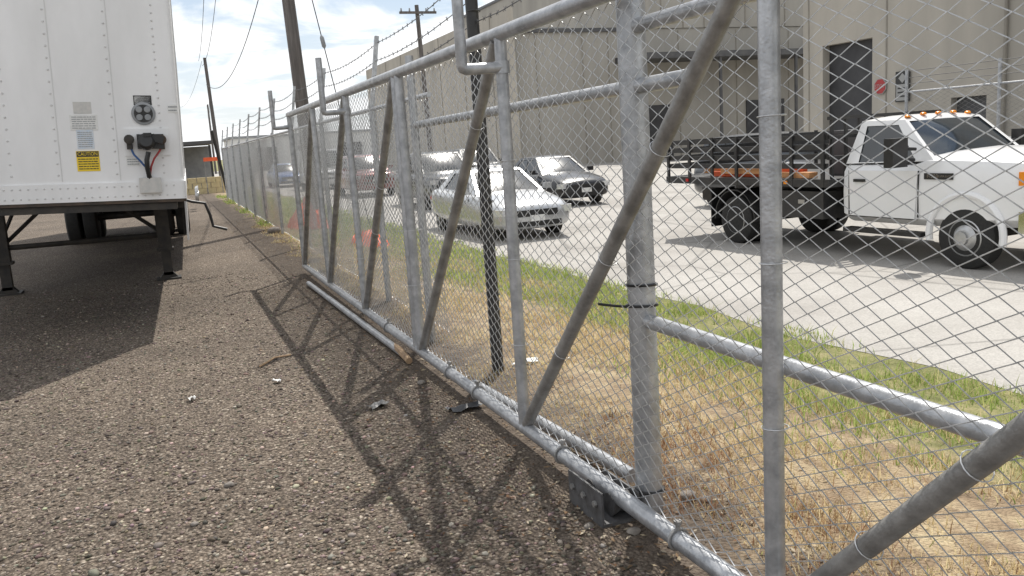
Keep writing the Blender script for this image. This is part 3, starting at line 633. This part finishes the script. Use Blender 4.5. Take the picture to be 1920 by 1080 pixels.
for s_ in (-1, 1):
    f = lambda p: (p[0], p[1]*s_, p[2]); panel(pm, GL['side_window'], [f(bf), f(br), f(tr_), f(tf)], [(.19, .85)], .02, .88)
panel(pm, GL['windscreen'], [bf, (bf[0], -bf[1], bf[2]), (tf[0], -tf[1], tf[2]), tf], [(.04, .96)], .05, .96)
panel(pm, GL['rear_window'], [br, (br[0], -br[1], br[2]), (tr_[0], -tr_[1], tr_[2]), tr_], [(.12, .88)], .12, .85)
k = 8; vs = []
for i in range(k+1):
    for j in range(k+1):
        a = i/k; c_ = j/k; x = tf[0]+(tr_[0]-tf[0])*a; yy = tf[1]+(tr_[1]-tf[1])*a
        vs.append((x, yy*(1-2*c_), tf[2]+.01*a+.06*(1-(2*c_-1)**4)*(1-(2*a-1)**6)))
pm.add(vs, [(i*(k+1)+j, i*(k+1)+j+1, (i+1)*(k+1)+j+1, (i+1)*(k+1)+j) for i in range(k) for j in range(k)])
pm.build('cab_roof', [truckw, black], tk, 55)
for nm, l in GL.items():
    for qd in l: pane(qd, nm, tk, .07 if nm == 'windscreen' else 0, tglass)
for y in (-.6, -.3, 0, .3, .6): MB().lathe([(.045, 0), (.04, .025), (.02, .037)], (-1.22, y, 1.945+(.016 if abs(y) < .5 else -.005)), (0, 0, 1), 12).build('roof_lamp', amber, tk)
for s_ in (-1, 1):
    dp = [(-.74, .60), (-1.84, .60), (-1.86, 1.24), (-.70, 1.24)]
    o_ = MB().prism(dp, 'y', s_*.97, s_*1.018).build('door', truckw, tk, 20)
    MB().bx((-1.76, s_*1.016, 1.08), (-1.56, s_*1.042, 1.12)).build('door_handle', black, o_)
    for a_, c_ in (((-.70, .60), (-.688, 1.24)), ((-1.872, .60), (-1.860, 1.24)), ((-1.86, .585), (-.7, .597))): MB().bx((a_[0], s_*1.0, a_[1]), (c_[0], s_*1.014, c_[1])).build('door_gap', black, tk, 0)
    b = MB(); b.box((-.84, s_*1.26, 1.49), (.15, .27, .38)); b.tube([(-.80, s_*.97, 1.38), (-.83, s_*1.15, 1.40)], .028, 8); b.tube([(-.80, s_*.94, 1.52), (-.83, s_*1.15, 1.54)], .022, 8); b.build('mirror', black, tk)
    pts = [(.52*math.cos(a), s_*1.0, RW+.03+.52*math.sin(a)) for a in [PI*i/18 for i in range(-1, 20)]]; MB().tube(pts, .045, 8).build('wheel_arch', truckw, tk)
    MB().bx((-.62, s_*.86, .36), (-1.95, s_*1.04, .42)).build('running_board', black, tk)
    MB().box((.82, s_*.80, 1.09), (.28, .30, .34), Matrix.Rotation(-s_*.55, 3, 'Z')).build('headlight', lampg, tk)
    MB().box((.745, s_*.938, 1.15), (.15, .08, .16), Matrix.Rotation(-s_*.25, 3, 'Z')).build('turn_signal', amber, tk)
    o_ = MB().bx((-.60, s_*1.0, 1.13), (-.18, s_*1.018, 1.21)).build('fender_badge', black, tk)
    for txt, sz_, dx, dz in (('F-350', .075, -.47, 1.17), ('SUPER DUTY', .035, -.29, 1.17)):
        v, f = text_verts(txt, sz_); MB().add([(dx+p[0]*-s_, s_*1.021, dz+p[1]) for p in v], f).build('lettering', chrome, o_, 0)
gr = MB().box((.97, 0, 1.04), (.05, 1.25, .36)).build('grille', black, tk)
for z in (.93, 1.04, 1.15): MB().box((1.0, 0, z), (.03, 1.22, .06)).build('grille_bar', chrome, gr)
b = MB(); b.prism([(1.04, -.92), (1.10, -.6), (1.12, 0), (1.10, .6), (1.04, .92), (.7, 1.0), (.7, .97), (.95, .85), (.95, -.85), (.7, -.97), (.7, -1.0)], 'z', .50, .76); b.build('bumper', chrome, tk)
MB().box((.85, 0, .45), (.25, 1.5, .16)).build('air_dam', black, tk)
XR = -4.25
for s_ in (-1, 1):
    o_ = wheel_mb(RW, .24, (0, s_*.88, RW), (0, 1, 0)).build('wheel', rubber, tk)
    b = MB(); b.lathe([(.24, .115), (.222, .13), (.21, .11), (.2, .09), (.15, .13), (.12, .16), (.09, .165), (.085, .2), (.03, .21)], (0, s_*.88, RW), (0, s_, 0), 28); b.build('rim', silver, o_)
    b = MB()
    for q in range(8): a = 2*PI*q/8; b.lathe([(.026, .105), (.026, .118)], (math.cos(a)*.178, s_*.88, RW+math.sin(a)*.178), (0, s_, 0), 10)
    b.build('hand_hole', black, o_)
    w = wheel_mb(RW, .23, (XR, s_*1.0, RW), (0, 1, 0)); w2 = wheel_mb(RW, .23, (XR, s_*.72, RW), (0, 1, 0)); w.add(w2.v, w2.f); o_ = w.build('wheel', rubber, tk)
    MB().lathe([(.24, .11), (.22, .12), (.2, .03), (.12, -.02), (.1, -.02), (.09, .05), (.03, .06)], (XR, s_*1.0, RW), (0, s_, 0), 28).build('rim', silver, o_)
    b = MB(); b.bx((-2.2, s_*.35, .62), (-6.0, s_*.45, .86)); b.build('chassis_rail', darkst, tk)
    b = MB(); b.bx((-2.25, s_*.7, .52), (-3.35, s_*1.12, .93)); o_ = b.build('side_tool_box', blackp, tk); MB().bx((-2.75, s_*1.12, .74), (-2.62, s_*1.135, .80)).build('latch', silver, o_)
    MB().bx((XR-.62, s_*.62, .25), (XR-.60, s_*1.14, .92)).build('mud_flap', black, tk)
    pts = [(XR+.52*math.cos(a), RW+.52*math.sin(a)) for a in [PI*i/14 for i in range(0, 15)]]; pts2 = [(XR+.50*math.cos(a), RW+.50*math.sin(a)) for a in [PI*i/14 for i in range(14, -1, -1)]]
    MB().prism(pts+pts2, 'y', s_*.58, s_*1.14).build('fender', blackp, tk)
    for kk in range(4): MB().bx((-2.12, s_*1.145, 1.27+kk*.14), (-6.05, s_*1.17, 1.35+kk*.14)).build('rack_slat', blackp, tk)
    for kk in range(7): MB().bx((-2.16-kk*.64, s_*1.172, 1.0), (-2.22-kk*.64, s_*1.205, 1.80)).build('stake', blackp, tk)
    MB().bx((-2.9, s_*1.21, 1.04), (-2.97, s_*1.222, 1.09)).build('marker_lamp', amber, tk); MB().bx((-5.4, s_*1.21, 1.04), (-5.47, s_*1.222, 1.09)).build('marker_lamp', redl, tk)
MB().bx((-2.06, -1.2, 1.0), (-6.1, 1.2, 1.12)).build('deck', blackp, tk)
b = MB()
for kk in range(9): b.bx((-2.10, -1.1+kk*.27, 1.12), (-2.14, -1.06+kk*.27, 2.0))
for z in (1.4, 1.7, 1.97): b.bx((-2.095, -1.15, z), (-2.145, 1.15, z+.05))
b.build('headboard', blackp, tk)
for kk in range(4): MB().bx((-6.06, -1.1, 1.27+kk*.14), (-6.085, 1.1, 1.35+kk*.14)).build('tail_slat', blackp, tk)
MB().tube([(XR, -.9, RW), (XR, .9, RW)], .09, 12).build('axle', darkst, tk); MB().tube([(0, -.8, RW), (0, .8, RW)], .06, 12).build('axle', darkst, tk)
lm = MAT('load_wood', (.60, .30, .13), (.42, .2, .09), 9, .8)
lo = thing('load_pile', 'orange and brown planks piled on the truck deck', 'planks', (10.22, 7.85, LOT), (0, 0, TRZ))
for kk in range(6): MB().box((-3.1-.3*kk, -1.03+.07*(kk % 3), 1.125+.045+.05*(kk % 2)), (1.2, .16, .085), Matrix.Rotation(.03*(kk-2), 3, 'Z')).build('plank', orange if kk in (1, 4) else lm, lo)
bx3 = thing('crate', 'dark equipment box standing on the truck deck behind the cab', 'box', (10.22, 7.85, LOT), (0, 0, TRZ))
b = MB(); b.bx((-2.3, -.3, 1.124), (-2.95, .85, 1.75)); b.bx((-2.28, -.32, 1.752), (-2.97, .87, 1.80)); b.build('case', dkmet, bx3)
MB().bx((-2.97, .1, 1.6), (-2.985, .3, 1.68)).build('latch', silver, bx3)
# ------------------------------------------------------------------ warehouse
wh = thing('warehouse', 'long beige warehouse with tall dark door behind the lot', 'building', (22, 24, LOT), world=True)
def wallx(b, X, y0, y1, z0, z1, ops, dep=.35):
    ys_ = sorted({y0, y1}|{a for o in ops for a in o[:2]}); zs_ = sorted({z0, z1}|{a for o in ops for a in o[2:]})
    for i in range(len(ys_)-1):
        for j in range(len(zs_)-1):
            a, c_, d, e = ys_[i], ys_[i+1], zs_[j], zs_[j+1]
            if any(o[0] <= a and c_ <= o[1] and o[2] <= d and e <= o[3] for o in ops): continue
            b.add([(X, a, d), (X, c_, d), (X, c_, e), (X, a, e)], [(0, 1, 2, 3)])
    for (a, c_, d, e) in ops:
        p = [(X, a, d), (X, c_, d), (X, c_, e), (X, a, e)]; q = [(X+dep, y, z) for _, y, z in p]
        b.add(p+q, [(k, (k+1) % 4, 4+(k+1) % 4, 4+k) for k in range(4)])
Zg = LOT
b = MB(); ops = [(22.3, 24.6, Zg, 4.15), (18.0, 19.2, Zg, 2.0), (8.5, 12.5, Zg, 3.6)]
wallx(b, 22, -14, 25.6, Zg, 12, ops); b.add([(22, 25.6, Zg), (60, 25.6, Zg), (60, 25.6, 12), (22, 25.6, 12)], [(0, 1, 2, 3)]); b.add([(22, -14, Zg), (60, -14, Zg), (60, -14, 12), (22, -14, 12)], [(0, 1, 2, 3)]); b.add([(22, -14, 12), (60, -14, 12), (60, 25.6, 12), (22, 25.6, 12)], [(0, 1, 2, 3)])
b.build('wall', beige, wh, 0, False)
MB().bx((22.3, 22.25, Zg), (22.36, 24.65, 4.2)).build('roller_door', dkopen, wh); MB().bx((22.25, 17.95, Zg), (22.3, 19.25, 2.05)).build('door', dkmet, wh); MB().bx((22.3, 8.4, Zg), (22.36, 12.6, 3.65)).build('roller_door', dkopen, wh)
for y in (25.3, 21.7, 16.4, 13.4, 7.0, 2.0): MB().bx((21.985, y-.03, Zg), (22.0, y+.03, 12)).build('panel_joint', beiged, wh)
b = MB(); b.bx((21.55, 16.6, 5.2), (22, 16.95, 5.45)); b.box((21.5, 16.77, 5.18), (.3, .4, .12)); b.build('wall_lamp', dkmet, wh)
b = MB(); b.bx((21.9, -14.1, 11.9), (22.2, 25.8, 12.15)); b.build('coping', dkmet, wh)
MB().tube([(21.92, 17.4, Zg), (21.92, 17.4, 11.8)], .05, 8).build('downpipe', beiged, wh)
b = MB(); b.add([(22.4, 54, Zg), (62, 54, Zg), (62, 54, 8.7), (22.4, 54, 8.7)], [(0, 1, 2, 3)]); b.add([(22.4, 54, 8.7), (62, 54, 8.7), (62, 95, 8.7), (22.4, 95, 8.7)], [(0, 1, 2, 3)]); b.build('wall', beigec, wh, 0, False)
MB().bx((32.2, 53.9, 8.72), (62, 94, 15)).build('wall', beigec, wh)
MB().bx((32.1, 53.8, 15), (62.1, 94.1, 15.25)).build('coping', dkmet, wh)
b = MB(); b.bx((22, 53.7, Zg), (22.4, 96, 10.2)); b.build('wall', beige, wh)
b = MB(); b.bx((22.4, 53.85, 8.55), (32.2, 54.0, 8.8)); b.build('coping', dkmet, wh)
b = MB(); b.bx((30, 50.6, 6.35), (50, 53.95, 6.75)); b.build('canopy', dkmet, wh)
for x in (30.2, 36.5, 43, 49.5): MB().tube([(x, 50.8, Zg), (x, 50.8, 6.35)], .12, 10).build('canopy_post', dkmet, wh)
for x0, x1, z1 in ((31, 34.5, 3.4), (41, 44.5, 3.4)): MB().bx((x0, 53.9, Zg), (x1, 53.99, z1)).build('dock_door', dkopen, wh)
for x in (24, 27.5, 29.5, 35.2, 40.2, 45): MB().bx((x-.04, 53.97, Zg), (x+.04, 54, 8.55)).build('panel_joint', beiged, wh)
for x in (33.8, 35.6, 37.4, 39.2, 41, 42.8, 44.6): MB().bx((x-.04, 53.86, 8.73), (x+.04, 53.9, 14.9)).build('panel_joint', beiged, wh)
for y in range(57, 95, 6): MB().bx((21.97, y-.05, Zg), (22, y+.05, 10.2)).build('panel_joint', beiged, wh)
for x, y in ((27, 60), (25, 70)):
    b = MB(); b.bx((x, y, 8.7), (x+2.2, y+2, 9.7)); b.bx((x+.2, y-.05, 8.9), (x+2, y, 9.5)); b.build('roof_unit', greyroof, wh)
sg = thing('stop_sign', 'small red octagonal stop sign on the warehouse wall beside the tall dark door', 'sign', (21.9, 21.9, 2.55), world=True)
b = MB(); b.prism([(21.9+.27*math.cos(PI/8+k*PI/4), 2.55+.27*math.sin(PI/8+k*PI/4)) for k in range(8)], 'x', 21.94, 21.96); b.build('border', boardw, sg)
b = MB(); b.prism([(21.9+.245*math.cos(PI/8+k*PI/4), 2.55+.245*math.sin(PI/8+k*PI/4)) for k in range(8)], 'x', 21.932, 21.939); b.build('face', redsign, sg)
v, f = text_verts('STOP', .18); MB().add([(21.928, 21.9-p[0], 2.55+p[1]) for p in v], f).build('lettering', boardw, sg, 0)
ns = thing('notice_board', 'upright notice with dark print right of the stop sign', 'sign', (21.95, 20.95, 2.5), world=True)
MB().bx((21.93, 20.7, 2.0), (21.96, 21.25, 2.95)).build('board', ink, ns); MB().bx((21.922, 20.74, 2.04), (21.929, 21.21, 2.55)).build('panel', boardw, ns)
b = MB()
for z in (2.15, 2.27, 2.40): b.bx((21.917, 20.8, z), (21.921, 21.15, z+.05))
b.build('print', ink, ns); MB().box((21.923, 20.97, 2.74), (.006, .22, .22), Matrix.Rotation(.78, 3, 'X')).build('symbol', boardw, ns)
lf = thing('chain_link_fence', 'low chain link fence with barbed wire in front of the warehouse at far right', 'fence', (17.5, 12, LOT), world=True)
for y in (5.0, 8.0, 11.0, 14.0, 16.6): MB().tube([(17.5, y, LOT), (17.5, y, 2.7)], .04, 8).build('post', galv, lf)
MB().tube([(17.5, 5, 2.15), (17.5, 16.6, 2.15)], .025, 8).build('top_rail', galv, lf)
V, F = chain(5, 16.6, LOT+.05, 2.12, .10, .004, lambda u, d, z: (17.5+.03+d, u, z)); npmesh('chain_link_mesh', V, F, galvd, None, lf, True)
for z in (2.35, 2.5, 2.66): MB().tube([(17.5, 5, z), (17.5, 16.6, z)], .008, 5).build('barbed_wire', barbm, lf)
# ------------------------------------------------------------------ poles, wires
def pole(label, x, y, h, r, lean=0, arms=(), trans=0):
    z0_ = gz(x); t = thing('utility_pole', label, 'utility pole', (x, y, z0_), world=True, group=None)
    top = Vector((x+lean*h, y, h)); MB().tube([(x, y, z0_-.1), top], [r, r*.7], 14).build('pole', wood, t)
    for z in arms:
        c_ = Vector((x, y, z0_)).lerp(top, z/h); MB().bx((c_.x-1.0, y-.2, z-.06), (c_.x+1.0, y-.09, z+.06)).build('crossarm', wood, t)
        for dx in (-.9, -.45, .45, .9): MB().lathe([(.04, 0), (.05, .06), (.03, .12), (.04, .16)], (c_.x+dx, y-.145, z+.06), (0, 0, 1), 10).build('insulator', greyroof, t)
    return top
pole('tall brown utility pole rising above the middle of the gate', 3.3, 21, 11, .17, -.03, (10.4,))
pole('thin leaning utility pole standing between the trailer and the gate', 3.45, 60, 8.1, .14, -.02)
pole('dark pole with short crossarm against the warehouse', 13.5, 45, 8.9, .15, -.02, (8.5,))
pole('smaller distant pole nearer the trailer edge', 2.2, 110, 8.5, .15, 0)
pole('smallest distant pole just right of the leaning pole', 6.5, 125, 9, .16, 0)
pole('short distant pole above the far fence', 14.0, 95, 5.6, .12, 0)
def wire(label, a, c_, sag, r=.012):
    a = Vector(a); c_ = Vector(c_); P = [a.lerp(c_, i/28)-Vector((0, 0, sag*4*(i/28)*(1-i/28))) for i in range(29)]
    tag(MB().tube(P, r, 6).build('power_line', wirem), label, 'power line')
wire('upper power line curving down to the leaning pole, leftmost', (2.0, 20.9, 10.6), (2.9, 60, 7.9), 1.0)
wire('power line sagging to the leaning pole, second from left', (2.5, 20.9, 10.6), (3.1, 60, 7.6), 1.4)
wire('power line with deepest sag nearest the tall pole', (3.9, 20.9, 9.6), (3.2, 60, 6.4), 2.3, .016)
wire('faint power line running on beyond the leaning pole', (3.1, 60, 7.9), (2.2, 110, 8.2), 1.2)
wire('faint low power line from the leaning pole toward the distant poles', (3.3, 60, 6.4), (6.4, 125, 8.6), 1.5)
gw = thing('guy_wire', 'slanting guy wire with small insulator beside the tall pole', 'guy wire', (4.55, 21, gz(4.55)), world=True)
MB().tube([(3.05, 20.9, 9.0), (4.55, 20.9, gz(4.55))], .012, 6).build('cable', wirem, gw)
MB().lathe([(.02, -.15), (.05, -.1), (.05, .1), (.02, .15)], Vector((3.05, 20.9, 9.0)).lerp(Vector((4.55, 20.9, -.3)), .52), (1.5, 0, -9.3), 10).build('insulator', greyroof, gw)
# ------------------------------------------------------------------ far end of yard
sh = thing('open_shed', 'low dark roofed open shed at the far end of the gravel', 'shed', (.4, 50, 0), world=True)
b = MB(); b.prism([(-6.5, 2.35), (2.6, 2.45), (2.6, 2.62), (-6.5, 2.6)], 'y', 49, 54); b.build('roof', dkmet, sh)
for x in (-6.2, -2, .6, 2.4): MB().bx((x-.06, 49.2, 0), (x+.06, 49.32, 2.38)).build('post', blackp, sh)
MB().bx((-6.5, 53.8, 0), (2.6, 53.95, 2.4)).build('back_wall', greyroof, sh)
bw = thing('block_wall', 'low pale concrete block wall across the far end of the gravel', 'wall', (1.3, 44, 0), world=True)
b = MB()
for r_ in range(3):
    for k in range(5): b.bx((.55+k*.42+(.2 if r_ % 2 else 0), 44, r_*.26), (.94+k*.42+(.2 if r_ % 2 else 0), 44.4, r_*.26+.25))
b.build('blocks', blockm, bw)
p = aty(397, 298, 43)
ob = thing('barrier_board', 'bright orange barrier board on thin legs before the dark shed', 'barrier', (p.x, 43, 0), world=True)
MB().bx((p.x-.38, 42.98, p.z-.1), (p.x+.38, 43.02, p.z+.08)).build('board', orange, ob)
for x in (p.x-.34, p.x+.34): MB().bx((x-.02, 43.02, 0), (x+.02, 43.06, p.z+.08)).build('leg', galvd, ob)
p = atz(258, 402)
tag(MB().bx((p.x-.45, p.y, 0), (p.x+.45, p.y+.2, .13)).build('wheel_stop', yell), 'yellow wheel stop seen under the trailer', 'wheel stop')
fb = thing('distant_building', 'pale low distant building beyond the end of the parked cars', 'building', (20, 125, LOT), world=True)
MB().bx((9, 125, LOT), (60, 140, 4.2)).build('wall', white, fb); MB().bx((8.7, 124.8, 4.2), (60.3, 140.2, 4.5)).build('roof', greyroof, fb)
for x in (12, 18, 24): MB().bx((x, 124.9, LOT), (x+3, 124.99, 2.8)).build('door', dkopen, fb)
def heap(label, c_, w, h, seed):
    rr = random.Random(seed); nn = 12; V = []; ph = [rr.uniform(0, 6) for _ in range(6)]
    for i in range(nn):
        for j in range(nn):
            a = i/(nn-1)*2-1; d = j/(nn-1)*2-1; e = max(0, 1-a*a)*max(0, 1-d*d)
            z = h*e**.6*(.6+.4*math.sin(5*a+ph[0])*math.cos(6*d+ph[1]))+.05*math.sin(13*a+ph[2])*math.sin(11*d+ph[3])*e
            V.append((c_[0]+a*w*.5+.05*math.sin(9*d+ph[4]), c_[1]+d*w*.7, gz(c_[0])+max(.005, z+.01)))
    F = [(i*nn+j, i*nn+j+1, (i+1)*nn+j+1, (i+1)*nn+j) for i in range(nn-1) for j in range(nn-1)]
    tag(MB().add(V, F).build('plastic_netting', orange, None, 60), label, 'netting')
heap('taller heap of crumpled orange netting at the fence foot', (2.8, 19.2), .8, .75, 1)
heap('small flat heap of orange netting in the grass by the gate', (3.2, 15.0), .6, .36, 2)
def scrap(label, px, py, w, l, a, mat, name='plastic_scrap', cat='litter', h=.03):
    p = atz(px, py); V = []; nn = 5; rr = random.Random(px)
    for i in range(nn):
        for j in range(nn):
            x = (i/(nn-1)-.5)*w*(1+rr.uniform(-.15, .15)); y = (j/(nn-1)-.5)*l*(1+rr.uniform(-.15, .15)); V.append((p.x+x*math.cos(a)-y*math.sin(a), p.y+x*math.sin(a)+y*math.cos(a), .008+rr.uniform(0, h)))
    F = [(i*nn+j, i*nn+j+1, (i+1)*nn+j+1, (i+1)*nn+j) for i in range(nn-1) for j in range(nn-1)]
    tag(MB().add(V, F).build(name, mat, None, 60), label, cat)
scrap('dark plastic scrap on the gravel left of the gate rail', 709, 765, .14, .08, .4, dkmet)
scrap('dark plastic scrap under the gate rail', 872, 768, .2, .1, .1, dkmet)
scrap('white paper scrap on the open gravel', 519, 718, .05, .06, .9, white, 'paper_scrap')
scrap('tan paper scrap on the gravel beside the trailer shadow', 360, 752, .05, .08, .5, greyl, 'paper_scrap')
scrap('pale paper scrap at the foot of the second gate upright', 985, 683, .2, .06, .2, white, 'paper_scrap')
p = atz(730, 648); q = atz(768, 684)
tag(MB().tube([(p.x, p.y, .03), ((p.x+q.x)/2, (p.y+q.y)/2, .045), (q.x, q.y, .03)], [.02, .03, .026], 7).build('wood_stick', stick), 'broken pale wood stick beside the gate rail', 'stick')
p = atz(487, 690); q = atz(545, 668)
tag(MB().tube([(p.x, p.y, .012), ((p.x+q.x)/2, (p.y+q.y)/2+.03, .03), (q.x, q.y, .012)], .008, 6).build('twig', stick), 'thin twig lying on open gravel', 'stick')
def rock(label, px, py, s_):
    p = atz(px, py); rr = random.Random(px*3+py); bm = bmesh.new(); bmesh.ops.create_icosphere(bm, subdivisions=2, radius=1)
    V = []
    for v in bm.verts: k = 1+rr.uniform(-.14, .14); V.append((p.x+v.co.x*s_*k*1.2, p.y+v.co.y*s_*k, s_*.4+v.co.z*s_*k*.65))
    F = [tuple(v.index for v in f.verts) for f in bm.faces]; bm.free()
    tag(MB().add(V, F).build('rock', stone, None, 50), label, 'rock')
for lb, px, py, s_ in (('rounded grey stone alone on near gravel', 430, 912, .022), ('small stone beside the roller bracket', 1188, 1000, .025), ('stone behind the thick post in the dry grass', 1290, 935, .035), ('dark stone among dry grass right of the thick post', 1320, 940, .025),
        ('small pale stone near the bottom edge of the gravel', 365, 985, .016), ('stone just left of the roller bracket', 1105, 990, .02), ('pale stone by the pipe under the gate', 790, 720, .025), ('brown stone by the dirt edge near the far gate end', 515, 437, .12)): rock(lb, px, py, s_)
# ------------------------------------------------------------------ light
w = bpy.data.worlds.new('World'); S.world = w; w.use_nodes = True; nt = w.node_tree; nt.nodes.clear()
SD = Vector((.37, .5, 1)).normalized()
sky = nd(nt, 'ShaderNodeTexSky'); sky.sky_type = 'NISHITA'; sky.sun_disc = False; sky.sun_elevation = math.asin(SD.z); sky.sun_rotation = math.atan2(SD.x, SD.y); sky.dust_density = .4; sky.ozone_density = 1.5
tc = nd(nt, 'ShaderNodeTexCoord'); sp = nd(nt, 'ShaderNodeSeparateXYZ', {0: tc.outputs['Generated']})
zz = nd(nt, 'ShaderNodeMath', {0: sp.outputs['Z'], 1: .16}, operation='ADD').outputs[0]; zz = nd(nt, 'ShaderNodeMath', {0: zz, 1: .05}, operation='MAXIMUM').outputs[0]
dv = nd(nt, 'ShaderNodeVectorMath', {0: tc.outputs['Generated'], 1: nd(nt, 'ShaderNodeCombineXYZ', {0: zz, 1: zz, 2: zz}).outputs[0]}, operation='DIVIDE').outputs[0]
nz = nd(nt, 'ShaderNodeTexNoise', {'Vector': dv, 'Scale': 1.9, 'Detail': 9, 'Roughness': .58, 'Distortion': .4})
cf = nd(nt, 'ShaderNodeMapRange', {'Value': nz.outputs['Fac'], 'From Min': .38, 'From Max': .55}, interpolation_type='SMOOTHSTEP').outputs[0]
hz_ = nd(nt, 'ShaderNodeMapRange', {'Value': sp.outputs['Z'], 'From Min': 0.0, 'From Max': .26, 'To Min': .78, 'To Max': 0.22}, interpolation_type='SMOOTHSTEP').outputs[0]
skyw = nd(nt, 'ShaderNodeMix', {0: hz_, 6: sky.outputs[0], 7: (8.3, 8.7, 9.2, 1)}, data_type='RGBA').outputs[2]
cmx = nd(nt, 'ShaderNodeMix', {0: cf, 6: skyw, 7: (10.6, 10.7, 10.8, 1)}, data_type='RGBA').outputs[2]
bg = nd(nt, 'ShaderNodeBackground', {'Color': cmx, 'Strength': .112}); ow = nd(nt, 'ShaderNodeOutputWorld', {'Surface': bg.outputs[0]})
ld = bpy.data.lights.new('sun', 'SUN'); ld.energy = 5.0; ld.angle = math.radians(.5); ld.color = (1, .955, .885)
lo_ = bpy.data.objects.new('sun', ld); C.objects.link(lo_); lo_.rotation_euler = (-SD).to_track_quat('-Z', 'Y').to_euler(); lo_.location = SD*40
S.view_settings.view_transform = 'Standard'; S.view_settings.look = 'None'; S.view_settings.exposure = 0
